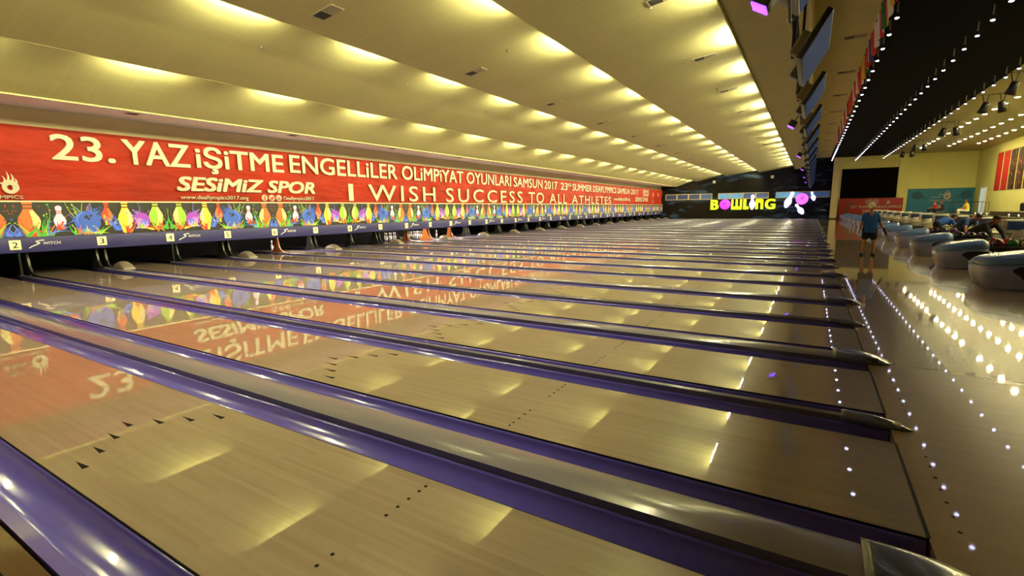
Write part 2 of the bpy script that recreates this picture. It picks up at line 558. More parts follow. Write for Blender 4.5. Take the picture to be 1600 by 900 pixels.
def cap_mb(w, h, crown):
    mb = MB(); n = 10
    top = [(-w / 2 + w * i / n, h + crown * (1 - (2 * i / n - 1) ** 2)) for i in range(n + 1)]
    r0 = [(a, z) for a, z in top]
    mb.rings([[(x, a, z) for a, z in r0] for x in (-17.15, -0.28)], 0, False, True, False)
    for s in (-1, 1):
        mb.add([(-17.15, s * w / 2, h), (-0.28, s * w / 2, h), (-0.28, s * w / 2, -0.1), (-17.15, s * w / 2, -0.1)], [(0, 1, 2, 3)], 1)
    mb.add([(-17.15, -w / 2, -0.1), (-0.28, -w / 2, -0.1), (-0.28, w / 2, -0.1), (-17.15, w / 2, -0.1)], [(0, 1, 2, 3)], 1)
    return mb


cw_w = WW - 2 * GW - 0.03
cn_w = WN - 2 * GW - 0.02
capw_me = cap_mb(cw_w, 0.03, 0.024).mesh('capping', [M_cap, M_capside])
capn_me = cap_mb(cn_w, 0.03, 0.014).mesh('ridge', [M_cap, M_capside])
nosew_me = MB().rings(nose_rings(cw_w + 0.02, -0.28, 0.2, 0.085, 0.001), 0, True, True).mesh('end_cap', M_nose)
nosen_me = MB().rings(nose_rings(cn_w + 0.05, -0.28, 0.13, 0.07, 0.001), 0, True, True).mesh('end_cap', M_nose)
base_me = MB().box((-0.28, -cw_w / 2, -0.1), (-0.008, cw_w / 2, 0.001)).mesh('cap_base', M_capside)
basen_me = MB().box((-0.28, -cn_w / 2, -0.1), (-0.008, cn_w / 2, 0.001)).mesh('cap_base', M_capside)
stick_me = MB().lathe([(0.026, 0), (0.026, 0.004)], 18, axis='y').mesh('round_sticker', M_white)
sock_me = MB().rbox((-0.05, -0.012, -0.018), (0.05, 0.012, 0.034), 0.006).mesh('socket', M_blk)
for n in range(1, 38):
    y0 = lane_y0(n) + L
    if n % 2:
        t = thing('ball_return_capping', 'wide lilac ball return capping between the %s and %s lanes' % (nth(n), nth(n + 1)), 'lane capping', (0, y0 + WW / 2, 0), 0, 'wide lilac ball return cappings')
        place('capping', capw_me, t); place('end_cap', nosew_me, t); place('cap_base', base_me, t)
        if n > 1: place('socket', sock_me, t, (0.03, -cw_w / 2 + 0.012, 0.03))
    else:
        t = thing('lane_divider', 'narrow violet divider ridge between the %s and %s lanes' % (nth(n), nth(n + 1)), 'lane divider', (0, y0 + WN / 2, 0), 0, 'narrow divider ridges')
        place('ridge', capn_me, t); place('end_cap', nosen_me, t); place('cap_base', basen_me, t)
        place('round_sticker', stick_me, t, (0.03, -cn_w / 2 - 0.012, 0.03))
t = thing('lane_divider', 'violet rim of the gutter along the brown walkway in the near corner', 'lane divider', (0, lane_y0(1) - GW - 0.04, 0))
place('ridge', MB().box((-19.3, -0.028, -0.12), (0, 0.028, 0.006)).mesh('ridge', [M_gut]), t)

# grey ball lift hoods at the pin end
hp = []
for i in range(11):
    a = i / 10
    x = -0.32 + 0.64 * a
    hp.append((x, 0.21 * math.sin(math.pi * (0.16 + 0.84 * a)) ** 0.7 if a < 1 else 0.01))
hr = []
for x, h in hp:
    ring = []
    for j in range(15):
        a = math.pi * j / 14
        ring.append((x, 0.15 * math.copysign(abs(math.cos(a)) ** 0.7, math.cos(a)), 0.03 + max(0.012, h) * math.sin(a) ** 0.7 if math.sin(a) > 1e-6 else 0.03))
    hr.append(ring)
M_dome = mat('hood_grey', (104, 96, 86), 0.35, 0.0, 0.3)
dome_me = MB().rings(hr, 0, True, True).mesh('ball_lift_hood', M_dome)
for k in range(18):
    n = 3 + 2 * k
    tag(place('ball_lift_hood', dome_me, None, (-16.1, 2 * L + WN + WW / 2 + PITCHY * k + 0.1, 0.008)), 'grey domed ball lift hood, %s along the pin end counting from the camera' % nth(k + 1), 'ball lift hood', 'grey domed hoods')

# ------------------------------------------------------------------ masking panels with the printed artwork
Z0, Z1, ZS = 0.58, 1.80, 0.95
XM = -16.98
ART = [mat('art_%s' % n, tuple(v * 0.8 for v in c), 0.5, emit=c, estr=0.2) for n, c in (  # slight glow in the print colours stands in for light falling on the panels
    ('ground', (12, 14, 16)), ('orange', (236, 120, 50)), ('pale', (226, 222, 255)), ('blue', (52, 98, 214)), ('yellow', (252, 226, 66)), ('purple', (168, 66, 214)),
    ('lime', (164, 214, 60)), ('brown', (110, 40, 26)), ('red', (228, 62, 26)), ('green', (74, 186, 58)), ('sky', (96, 132, 255)), ('cream', (250, 240, 150)), ('deep', (30, 22, 20)), ('pink', (220, 130, 240)))]
AG, AO, AW, AB, AY, AP, AL, ABR, AR, AGR, AS, AC, AD, APK = range(14)
PIN = [(0.0, 0.28), (0.05, 0.38), (0.14, 0.56), (0.26, 0.74), (0.36, 0.80), (0.46, 0.70), (0.56, 0.48), (0.64, 0.34), (0.70, 0.30), (0.78, 0.34), (0.86, 0.42), (0.93, 0.40), (0.98, 0.26), (1.0, 0.0)]


def pin_half(t):
    for (a, wa), (b, wb) in zip(PIN, PIN[1:]):
        if a <= t <= b: return wa + (wb - wa) * (t - a) / (b - a)
    return 0


def art_panel(seed, ext):
    rnd = random.Random(seed)
    mb = MB(); H = Z1 - ZS; lay = [0]
    fn = lambda a, b, d: (d, a, b)

    def clip(poly):
        out = []
        for lo, keep in ((1, lambda p: p[1] <= H - 0.004), (2, lambda p: p[1] >= 0.004), (3, lambda p: p[0] >= 0.003), (4, lambda p: p[0] <= PITCHY - 0.003)):
            lim = {1: (1, H - 0.004), 2: (1, 0.004), 3: (0, 0.003), 4: (0, PITCHY - 0.003)}[lo]
            src = poly if lo == 1 else out
            out = []
            for i in range(len(src)):
                p, q = src[i], src[(i + 1) % len(src)]
                if keep(p): out.append(p)
                if keep(p) != keep(q):
                    ax, v = lim
                    t = (v - p[ax]) / (q[ax] - p[ax])
                    out.append((p[0] + (q[0] - p[0]) * t, p[1] + (q[1] - p[1]) * t))
            if len(out) < 3: return None
        return out

    def poly(p, mi):
        p = clip(p)
        if not p: return
        lay[0] += 1
        d = 0.0012 + 0.00008 * lay[0]
        mb.add([(d, a, b) for a, b in p], [tuple(range(len(p)))], mi)

    def pin(s, zb, h, w, c, band=ABR, shade=None):
        cy = s * PITCHY
        ts = [i / 28 for i in range(29)]
        poly([(cy + pin_half(t) * w, zb + t * h) for t in ts] + [(cy - pin_half(t) * w, zb + t * h) for t in reversed(ts)], c)
        if shade is not None:
            ts2 = [0.02 + 0.6 * i / 16 for i in range(17)]
            poly([(cy + pin_half(t) * w * 0.98, zb + t * h) for t in ts2] + [(cy + pin_half(t) * w * 0.25, zb + t * h) for t in reversed(ts2)], shade)
        for b0 in (0.655, 0.735):
            hw = pin_half(b0) * w * 1.02
            poly([(cy - hw, zb + b0 * h), (cy + hw, zb + b0 * h), (cy + hw, zb + (b0 + 0.035) * h), (cy - hw, zb + (b0 + 0.035) * h)], band)

    def disc(cy, cz, r, mi, sx=1.0, n=28):
        poly([(cy + r * sx * math.cos(2 * math.pi * i / n), cz + r * math.sin(2 * math.pi * i / n)) for i in range(n)], mi)

    def spike(cy, cz, ang, ln, w, mi, bend=0.5):
        up, dn = [], []
        for i in range(9):
            t = i / 8
            a = ang + bend * t
            x = cy + ln * t * math.cos(a); z = cz + ln * t * math.sin(a)
            hw = w * (1 - t) ** 1.3 + 0.003
            up.append((x - hw * math.sin(a), z + hw * math.cos(a))); dn.append((x + hw * math.sin(a), z - hw * math.cos(a)))
        poly(up + dn[::-1], mi)
        if rnd.random() < 0.5: disc(up[-1][0], up[-1][1], 0.012 + 0.012 * rnd.random(), mi, 1, 10)

    def splash(s, cz, n, l0, l1, cols, a0=10, a1=170, w=0.03, spread=0.16):
        for _ in range(n):
            a = RAD(a0 + (a1 - a0) * rnd.random())
            spike(s * PITCHY + spread * (rnd.random() - 0.5) * 2, cz, a, l0 + (l1 - l0) * rnd.random(), w * (0.5 + rnd.random()), rnd.choice(cols), rnd.uniform(-0.7, 0.7))

    # dark ground shapes
    for a, b, h in ((0.2, 0.36, 0.13), (0.52, 0.66, 0.2), (0.76, 1.0, 0.09)):
        poly([(a * PITCHY, 0), (b * PITCHY, 0), ((b - 0.02) * PITCHY, h), ((a + 0.02) * PITCHY, h)], AD)
    splash(0.02, 0.03, 10, 0.15, 0.42, [AS, AB, AS], 40, 140, 0.022, 0.12)
    for _ in range(5):
        disc((0.005 + 0.03 * rnd.random()) * PITCHY, 0.5 + 0.3 * rnd.random(), 0.012, AR, 1, 8)
    spike(0.06 * PITCHY, 0.2, RAD(110), 0.62, 0.018, AO, -0.6)
    spike(0.17 * PITCHY, 0.2, RAD(50), 0.6, 0.014, AGR, 0.5); spike(0.2 * PITCHY, 0.1, RAD(65), 0.72, 0.014, AO, -0.4)
    for _ in range(8):
        disc((0.15 + 0.08 * rnd.random()) * PITCHY, 0.45 + 0.32 * rnd.random(), 0.01 + 0.014 * rnd.random(), rnd.choice([AC, AO, AGR]), 1, 8)
    pin(0.093, 0.03, 1.0, 0.27, AO, ABR, AC)
    disc(0.093 * PITCHY, 0.16, 0.15, AO)
    splash(0.1, 0.02, 22, 0.14, 0.42, [AGR, AGR, AL, AR], 5, 110, 0.03, 0.2)
    splash(0.17, 0.03, 12, 0.2, 0.5, [AGR, AL, AS], 20, 120, 0.02, 0.12)
    pin(0.264, 0.17, 0.60, 0.16, AW, AR, None)
    splash(0.264, 0.17, 9, 0.08, 0.2, [AR, AO, AS], 30, 150, 0.03, 0.08)
    # blue ball
    splash(0.43, 0.35, 22, 0.34, 0.52, [AB, AS, AB], -10, 190, 0.035, 0.12)
    splash(0.40, 0.45, 6, 0.4, 0.55, [AL, AGR, AO], 50, 130, 0.012, 0.15)
    disc(0.43 * PITCHY, 0.34, 0.29, AB, 0.98)
    disc(0.41 * PITCHY, 0.40, 0.19, AS, 0.9); disc(0.43 * PITCHY, 0.37, 0.21, AB, 1.0)
    disc(0.425 * PITCHY, 0.47, 0.045, AD); disc(0.455 * PITCHY, 0.50, 0.03, AD); disc(0.44 * PITCHY, 0.42, 0.03, AD)
    splash(0.43, 0.02, 26, 0.12, 0.36, [AO, AL, AGR, AC, AS], 20, 160, 0.026, 0.3)
    # small orange pin, yellow pin
    pin(0.56, 0.24, 0.72, 0.155, AR, ABR, AO)
    splash(0.575, 0.24, 10, 0.15, 0.4, [AS, AB, AW, AL], 30, 130, 0.022, 0.1)
    splash(0.63, 0.1, 10, 0.2, 0.5, [AS, AB], 40, 140, 0.028, 0.07)
    pin(0.684, 0.05, 1.0, 0.225, AY, ABR, AC)
    splash(0.684, 0.03, 16, 0.1, 0.3, [AR, AR, AO, AY], 30, 150, 0.035, 0.1)
    # purple ball, green pin
    splash(0.796, 0.38, 16, 0.2, 0.34, [AP, APK, AS], -10, 190, 0.025, 0.06)
    spike(0.79 * PITCHY, 0.5, RAD(88), 0.34, 0.014, AS, 0.1); spike(0.83 * PITCHY, 0.4, RAD(100), 0.45, 0.014, ABR, 0.2)
    disc(0.796 * PITCHY, 0.37, 0.2, AP, 0.98)
    disc(0.78 * PITCHY, 0.33, 0.09, APK); disc(0.81 * PITCHY, 0.3, 0.07, AS)
    splash(0.79, 0.13, 16, 0.1, 0.3, [AS, AW, AL, APK], 30, 150, 0.022, 0.14)
    pin(0.906, 0.12, 0.94, 0.235, AL, ABR, AC)
    splash(0.91, 0.1, 24, 0.1, 0.34, [AR, AO, AR, AY, AGR], 0, 180, 0.03, 0.14)
    spike(0.985 * PITCHY, 0.2, RAD(70), 0.5, 0.016, AGR, 0.3); spike(0.96 * PITCHY, 0.3, RAD(60), 0.5, 0.012, ABR, 0.5)
    splash(0.985, 0.08, 8, 0.15, 0.45, [AGR, AGR, ABR], 60, 120, 0.014, 0.05)
    mb.box((-0.012, 0, 0), (0, PITCHY, H), AG)
    if ext:      # mirrored print
        mb.v = [(x, PITCHY - y, z) for x, y, z in mb.v]
    return mb.mesh('artwork_board', ART)


art_me = [art_panel(5, False), art_panel(5, True)]
M_navy = mat('navy_strip', (30, 30, 92), 0.45)
M_plate = mat('cream_plate', (250, 236, 190), 0.5)
strip_me = MB().rbox((-0.03, 0.0, Z0), (0.03, PITCHY, ZS), 0.012).mesh('strip', M_navy)
plate_me = MB().rbox((0.0, -0.105, -0.115), (0.012, 0.105, 0.115), 0.004).mesh('number_plate', M_plate)
swish_me = None
sw = MB()
path = [(0.0, -0.10), (0.07, -0.05), (0.16, -0.01), (0.25, 0.03), (0.30, 0.07), (0.22, 0.09), (0.20, 0.12), (0.30, 0.15), (0.42, 0.155)]
for i in range(len(path) - 1):
    (a, b), (c, d) = path[i], path[i + 1]
    dx, dz = c - a, d - b; l = math.hypot(dx, dz); nx, nz = -dz / l * 0.014, dx / l * 0.014
    sw.add([(0.004, a + nx, b + nz), (0.004, c + nx, d + nz), (0.004, c - nx, d - nz), (0.004, a - nx, b - nz)], [(0, 1, 2, 3)])
swish_me = sw.mesh('logo_swoosh', M_white)
switch_me = text_me('WITCH', M_white, 0.0, 0.34, 0.0, 0.07, bold=-0.005, depth=0.003)
for k in range(19):
    n = 2 * k            # plate at the near end of the panel carries this number
    y = num_y(n)
    lb = 'bowling pin artwork masking panel running from number plate %d to %d' % (n, n + 2) if n else 'partly cut off pin artwork masking panel before number plate 2'
    t = thing('masking_panel', lb, 'masking panel', (XM, y, 0), 0, 'printed masking panels')
    place('artwork_board', art_me[(k + 1) % 2], t, (0, 0, ZS))
    place('strip', strip_me, t)
    if n:
        lg = place('logo', switch_me, t, (0.031, 0.49, 0.755), RX); lg['label'] = 'white script logo'
        q_ = place('logo_swoosh', swish_me, t, (0.0305, 0.22, 0.755)); q_.scale = (1, 0.72, 0.72)
    for q, off in ((n, 0.0), (n + 1, PITCHY / 2)):
        if q < 1: continue
        p = place('number_plate', plate_me, t, (0.0305, off - (0.02 if off == 0 else 0), 0.775)); p['label'] = 'cream plate with number %d' % q
        wd = 0.05 if q < 10 else 0.085
        place('numeral', text_me(str(q), M_black, -wd, wd, -0.07, 0.07, bold=0.01, depth=0.002), p, (0.0125, 0, 0), RX)
struct('trim_5', MB().box((XW, -5, 1.80), (XM + 0.02, END, 1.835)), M_wallc)

# pit side walls and thin posts
def kick(mi_mat):
    poly = [(-0.55, -0.1), (0.04, -0.1), (0.05, 0.03), (0.55, 0.035), (0.36, 0.05), (0.2, 0.11), (0.1, 0.24), (0.05, 0.42), (0.03, 0.62), (-0.16, 0.62), (-0.17, 0.42), (-0.22, 0.2), (-0.34, 0.06)]
    return MB().prism(poly, lambda a, b, d: (a, d, b), -0.022, 0.022).mesh('pit_side_panel', mi_mat)


M_kick = mat('pit_wall_black', (30, 29, 30), 0.35)
M_kickb = mat('pit_wall_brown', (150, 78, 26), 0.45, noise=0.1)
kick_me, kickb_me = kick(M_kick), kick(M_kickb)
post_me = MB().box((-0.02, -0.02, -0.02), (0.02, 0.02, 0.58)).box((-0.05, -0.07, -0.03), (0.08, 0.07, -0.005)).mesh('support_post', M_blk)
for n in range(1, 38):
    yc = lane_y0(n) + L
    brown = n in (6, 10, 11, 12)
    m_ = kickb_me if brown else kick_me
    w = WW if n % 2 else WN
    cname = 'brown wooden' if brown else 'black'
    for s, nm in ((GW + 0.045, 'camera side'), (w - GW - 0.045, 'far side')) if n % 2 else ((w - 0.06, 'middle'),):
        tag(place('pit_side_panel', m_, None, (-17.2, yc + s, 0)), '%s curved pit side panel between the %s and %s lanes%s' % (cname, nth(n), nth(n + 1), '' if nm == 'middle' else ', on the ' + nm), 'pit side panel', 'curved pit side panels')
    if n % 2 == 0:
        tag(place('support_post', post_me, None, (-17.0, num_y(n) + 0.03, 0)), 'thin black support post below number plate %d' % n, 'post', 'thin black posts under the number plates')

# standing pins
M_pin = mat('pin_white', (246, 242, 236), 0.25, 0.0, 0.5)
M_pinr = mat('pin_red', (190, 30, 36), 0.3, 0.0, 0.5)
PP = [(0.026, 0.0), (0.029, 0.01), (0.043, 0.05), (0.055, 0.09), (0.0605, 0.114), (0.058, 0.15), (0.045, 0.19), (0.031, 0.22), (0.0235, 0.25), (0.0235, 0.27), (0.029, 0.31), (0.0323, 0.343), (0.029, 0.365), (0.018, 0.379), (0.003, 0.381)]
pin_me = MB().lathe(PP, 20).mesh('body', M_pin)
band_me = MB().lathe([(0.0300, 0.222), (0.0242, 0.249), (0.0230, 0.249)], 20).lathe([(0.0243, 0.262), (0.0275, 0.292), (0.0245, 0.292)], 20).mesh('red_stripes', M_pinr)


def pin(x, y, label, group=None, rot=(0, 0, 0)):
    t = thing('bowling_pin', label, 'bowling pin', (x, y, 0.0), 0, group)
    t.rotation_euler = rot
    place('body', pin_me, t); place('red_stripes', band_me, t)


y7 = lane_y0(7)
pin(-18.75, y7 + 0.72, 'white bowling pin standing alone beside the support post below number plate 6')
rowoff = [(0.0, 0)] + [(-0.264, s * 0.1524) for s in (-1, 1)] + [(-0.528, s * 0.3048) for s in (-1, 0, 1)] + [(-0.792, s * 0.1524) for s in (-3, -1, 1, 3)]
PN = ['head pin at the front', 'pin behind the head pin, camera side', 'pin behind the head pin, far side', 'third row pin on the camera side', 'third row middle pin', 'third row pin on the far side', 'back row pin nearest the camera', 'back row pin second from the camera', 'back row pin third from the camera', 'back row pin farthest from the camera']
y11 = lane_y0(12) + L / 2
for (dx, dy), nm in zip(rowoff, PN):
    pin(-18.29 + dx, y11 + dy, 'white %s in the rack below number plate 10' % nm, 'full rack of white pins')
y10 = lane_y0(11) + L / 2
for i in (3, 4, 5, 7, 8, 9):
    dx, dy = rowoff[i]
    pin(-18.29 + dx, y10 + dy, 'white %s standing below number plate 9' % PN[i], 'pins left below number plate nine')
pin(-18.5, lane_y0(13) + 0.35, 'white bowling pin standing alone below number plate 11')
# lamps over the lit pin decks, behind the strip of the masking panels
deck_t = MB().tube([(0, -0.45, 0), (0, 0.45, 0)], 0.015, 8).mesh('tube', mat('deck_glow', (255, 250, 230), 0.5, emit=(255, 246, 220), estr=420.0))
deck_h = MB().box((-0.03, -0.5, 0.02), (0.112, 0.5, 0.05)).mesh('housing', M_blk)
for n in (7, 11, 12, 13):
    t = thing('pin_deck_lamp', 'slim lamp behind the navy strip lighting the pins of the %s lane' % nth(n), 'lamp', (-17.12, lane_y0(n) + L / 2, 0.64), 0, 'pin deck lamps')
    place('tube', deck_t, t); place('housing', deck_h, t)
# sweep bar in front of the second group
t = thing('sweep_bar', 'black sweep bar lowered in front of the pins below number plate 9', 'sweep bar', (-17.75, y10, 0))
MB().rbox((-0.02, -0.5, 0.05), (0.02, 0.5, 0.2), 0.01).build('bar', M_blk, t)
for s in (-1, 1):
    MB().tube([(0, s * 0.48, 0.12), (-0.2, s * 0.48, 0.35), (-0.3, s * 0.48, 0.6)], 0.02).build('arm', M_metal, t)

# ------------------------------------------------------------------ the long red banner
XB = -16.93
bn = thing('event_banner', 'long red banner with cream lettering hung above the masking panels', 'banner', (XB, 0, 0))
rnd = random.Random(3)
ny, nz = 520, 16
vs, fs = [], []
Y0, Y1 = -3.5, 61.6
for i in range(ny + 1):
    for j in range(nz + 1):
        y = Y0 + (Y1 - Y0) * i / ny; z = 1.84 + 1.78 * j / nz
        d = 0.011 * math.sin(y * 2.1 + 3.2 * z) + 0.009 * math.sin(y * 1.3 - 5.1 * z + 1) + 0.007 * math.sin(5.3 * y + 4.3 * z) + 0.006 * math.sin(3.1 * y - 9.0 * z)
        vs.append((-0.04 + d * (1 - (2 * j / nz - 1) ** 4), y, z))
for i in range(ny):
    for j in range(nz):
        a = i * (nz + 1) + j
        fs.append((a, a + nz + 1, a + nz + 2, a + 1))
cm = MB().add(vs, fs, 0, True)
cm.add([(v[0] - 0.006, v[1], v[2]) for v in vs], [f[::-1] for f in fs], 0, True)
cm.build('banner_cloth', M_red, bn)
M_bl = mat('banner_cream_print', (178, 170, 146), 0.6)


def btext(txt, y0, y1, z0, z1, bold=0.03, shear=0.0, spacing=1.0, name='lettering'):
    return place(name, text_me(txt, M_bl, y0, y1, z0, z1, bold, shear, 0.012, spacing), bn, (-0.012, 0, 0), RX)


btext('23.', 2.21, 3.55, 2.85, 3.49, 0.034)
btext('YAZ', 3.73, 5.46, 2.85, 3.52, 0.034)
btext('iŞiTME', 5.63, 8.61, 2.70, 3.53, 0.034)
btext('ENGELLiLER', 8.85, 14.35, 2.89, 3.54, 0.034)
btext('OLiMPiYAT', 14.64, 19.39, 2.90, 3.54, 0.034)
btext('OYUNLARI', 19.69, 24.41, 2.90, 3.54, 0.034)
btext('SAMSUN', 24.73, 28.7, 2.89, 3.5, 0.034)
btext('2017', 28.99, 31.08, 2.88, 3.45, 0.034)
btext('23', 31.7, 32.9, 2.88, 3.42, 0.034); btext('RD', 32.95, 33.65, 3.17, 3.42, 0.034)
btext('SUMMER', 33.87, 37.9, 2.88, 3.42, 0.034)
btext('DEAFLYMPICS', 38.2, 44.2, 2.88, 3.42, 0.034)
btext('SAMSUN', 44.6, 48.4, 2.88, 3.41, 0.034)
btext('2017', 48.8, 51.4, 2.88, 3.41, 0.034)
btext('SESiMiZ SPOR', 5.0, 9.86, 2.15, 2.59, 0.08, 0.22)
btext('www.deaflympics2017.org', 5.07, 7.19, 1.87, 2.03, 0.012)
btext('Deaflympics2017', 8.50, 9.79, 1.87, 2.04, 0.012)
btext('I', 11.48, 11.73, 1.90, 2.60, 0.0)
btext('WISH', 12.54, 16.99, 1.90, 2.62, 0.02, 0, 1.25)
btext('SUCCESS', 17.84, 25.86, 1.88, 2.62, 0.02, 0, 1.3)
btext('TO', 26.68, 28.93, 1.86, 2.61, 0.02, 0, 1.2)
btext('ALL', 29.8, 32.84, 1.86, 2.57, 0.02, 0, 1.2)
btext('ATHLETES', 33.76, 42.78, 1.86, 2.52, 0.02, 0, 1.2)
btext('www.deaflympics2017.org', 43.6, 48.6, 2.1, 2.5, 0.02)
btext('SESiMiZ SPOR', 50.4, 55.2, 2.15, 2.6, 0.045, 0.2)
btext('SESiMiZ', 53.0, 55.6, 3.12, 3.46, 0.04, 0.2); btext('SPOR', 53.2, 55.4, 2.72, 3.05, 0.04, 0.2)


def flame(sc=1.0):
    """white flame-hand emblem, about 1 wide by 1.5 high, in the y,z plane (raised along x)"""
    mb = MB(); lay = [0.003]

    def stroke(pts, ws):
        lay[0] += 0.0025
        lft, rgt_ = [], []
        for i, (a, b) in enumerate(pts):
            q = pts[min(i + 1, len(pts) - 1)]; p = pts[max(i - 1, 0)]
            dx, dz = q[0] - p[0], q[1] - p[1]; l = math.hypot(dx, dz) or 1
            lft.append((a - dz / l * ws[i], b + dx / l * ws[i])); rgt_.append((a + dz / l * ws[i], b - dx / l * ws[i]))
        vs = [(lay[0], a * sc, b * sc) for a, b in lft] + [(lay[0], a * sc, b * sc) for a, b in rgt_]
        n = len(pts)
        mb.add(vs, [(i, i + 1, n + i + 1, n + i) for i in range(n - 1)])
    # ring of the palm
    c = (0.52, 0.42)
    stroke([(c[0] + 0.27 * math.cos(RAD(a)), c[1] + 0.30 * math.sin(RAD(a))) for a in range(100, 461, 20)], [0.12 if 150 < a < 330 else 0.16 for a in range(100, 461, 20)])
    for dx, top, lean in ((0.0, 1.1, 0.0), (0.18, 1.38, 0.05), (0.42, 1.28, 0.04), (0.62, 1.0, 0.0)):
        pts = []
        for i in range(9):
            t = i / 8
            pts.append((0.2 + dx * 0.85 + 0.16 * math.sin(t * 2.2) + lean * t - 0.1 * t * t, 0.55 + (top - 0.55) * t))
        stroke(pts, [0.085 * (1 - t / 8) ** 0.8 + 0.006 for t in range(9)])
    stroke([(0.18, 0.62), (0.05, 0.68), (-0.06, 0.72)], [0.05, 0.04, 0.01])
    return mb


def emblem(parent, y, z, h, rot=(0, 0, 0), x=-0.004):
    me = flame(h / 1.5).mesh('flame_emblem', M_bl)
    o = place('flame_emblem', me, parent, (x, y, z), rot)
    o['label'] = 'cream flame shaped emblem'
    return o


emblem(bn, 1.17, 1.99, 0.56)
btext('DEAFLYMPICS', 0.62, 1.56, 1.875, 1.955, 0.015)
btext('2017', 0.78, 1.06, 2.28, 2.38, 0.01); btext('SAMSUN', 0.7, 1.1, 2.1, 2.2, 0.01)
emblem(bn, 57.2, 2.75, 0.7); emblem(bn, 59.4, 2.75, 0.7)
emblem(bn, 57.0, 2.0, 0.45)
# social media icons: rounded white tiles with red glyphs
M_glyph = mat('icon_red', (190, 44, 22), 0.6)
for i, yc in enumerate((7.78, 8.05, 8.32)):
    ic = MB().lathe([(0.115, 0), (0.115, 0.006)], 20, axis='x').build('social_icon', M_bl, bn, (-0.004, yc, 1.975))
    g = MB()
    if i == 0:
        g.box((0.007, -0.012, -0.08), (0.009, 0.016, 0.05)).box((0.007, -0.04, 0.0), (0.009, 0.045, 0.024)).box((0.007, -0.012, 0.05), (0.009, 0.05, 0.075))
    elif i == 1:
        g.add([(0.008, -0.07, 0.05), (0.008, -0.01, 0.01), (0.008, 0.03, 0.055), (0.008, 0.075, 0.045), (0.008, 0.055, -0.02), (0.008, 0.0, -0.06), (0.008, -0.075, -0.045), (0.008, -0.035, -0.03)], [(0, 7, 1), (1, 7, 5), (7, 6, 5), (1, 5, 4), (1, 4, 3), (1, 3, 2)])
    else:
        g.lathe([(0.05, 0.007), (0.05, 0.009)], 16, axis='x')
    g.build('glyph', M_glyph, ic)
    if i == 2: MB().lathe([(0.03, 0.0092), (0.03, 0.011)], 16, axis='x').build('lens', M_bl, ic)

# ------------------------------------------------------------------ ceiling: fluorescent lamps, vents, sprinklers
lamp_parts = (MB().tube([(0, -0.62, 0), (0, 0.62, 0)], 0.022, 10).mesh('tube', M_tube), MB().box((0.026, -0.66, -0.03), (0.036, 0.66, 0.05)).box((-0.02, -0.66, -0.025), (0.036, -0.635, 0.04)).box((-0.02, 0.635, -0.025), (0.036, 0.66, 0.04)).mesh('fixture', M_vent))
ROWN = {1: 'row closest to the red banner', 2: 'second row from the red banner', 3: 'third row from the red banner', 4: 'row closest to the hanging screens'}
for r, e, y0, sp in ((1, E1, 2.95, 3.20), (2, E2, 3.1, 3.14), (3, E3, 2.75, 3.23), (4, E4, 5.2, 3.35)):
    k0 = -1 if r != 4 else -2
    i = 0
    y = y0 + k0 * sp
    while y < END - 0.8:
        i += 1
        t = thing('ceiling_lamp', 'warm fluorescent ceiling lamp, %s from the camera in the %s' % (nth(i), ROWN[r]), 'ceiling lamp', (e[0] - 0.05, y, e[1] + 0.4 * STEP[e] - 0.02), 0, 'fluorescent lamps in the stepped ceiling')
        place('tube', lamp_parts[0], t); place('fixture', lamp_parts[1], t)
        y += sp

vf = MB().box((-0.30, -0.16, -0.012), (0.30, -0.135, 0.0)).box((-0.30, 0.135, -0.012), (0.30, 0.16, 0.0)).box((-0.30, -0.135, -0.012), (-0.275, 0.135, 0)).box((0.275, -0.135, -0.012), (0.30, 0.135, 0)).box((-0.012, -0.135, -0.012), (0.012, 0.135, 0))
vent_f = vf.mesh('frame', M_vent)


def grille(flip):
    g = MB().box((0.0, -0.135, -0.005), (0.262, 0.135, 0.0), 1)
    for i in range(8):
        x = 0.014 + i * 0.031
        g.box((x, -0.135, -0.011), (x + (0.006 if flip else 0.015), 0.135, -0.005), 1 if flip else 0)
    return g.mesh('grille', [M_vent, M_grille])


gr_a, gr_b = grille(True), grille(False)
nv = 0


def vent(x, y, z, tilt, label, group, sc=1.0):
    t = thing('ceiling_vent', label, 'air vent', (x, y, z), 0, group)
    t.rotation_euler = (0, tilt, 0); t.scale = (sc, sc, sc)
    place('frame', vent_f, t)
    place('grille', gr_a, t, (-0.27, 0, 0)); place('grille', gr_b, t, (0.015, 0, 0))


sl3 = math.atan2(T(E4)[1] - E3[1], T(E4)[0] - E3[0]); sl2 = math.atan2(T(E3)[1] - E2[1], T(E3)[0] - E2[0])
for i in range(12):
    x = -8.75; z = E2[1] + (x - E2[0]) * math.tan(sl2) - 0.002
    vent(x, 4.15 + 4.9 * i, z, -sl2, 'double grille ceiling vent, %s from the camera beside the second lamp row' % nth(i + 1), 'vents beside the second lamp row')
for i in range(12):
    x = -3.5; z = E3[1] + (x - E3[0]) * math.tan(sl3) - 0.002
    vent(x, 8.3 + 4.75 * i, z, -sl3, 'double grille ceiling vent, %s from the camera between the lamps nearest the screens' % nth(i + 1), 'vents between the screen side lamp rows', 1.05)
for i in range(11):
    vent(-15.62 + 0.0 * i, 3.6 + 4.65 * i, 4.045 - 0.002, 0.0, 'flat vent in the grey soffit above the red banner, %s from the camera' % nth(i + 1), 'vents in the soffit above the banner', 0.9)
for i in range(10):
    vent(0.22, 11.9 + 4.75 * i, 6.618, 0.0, 'double grille vent in the cream ceiling strip beside the flags, %s from the camera' % nth(i + 1), 'vents in the ceiling strip beside the flags')

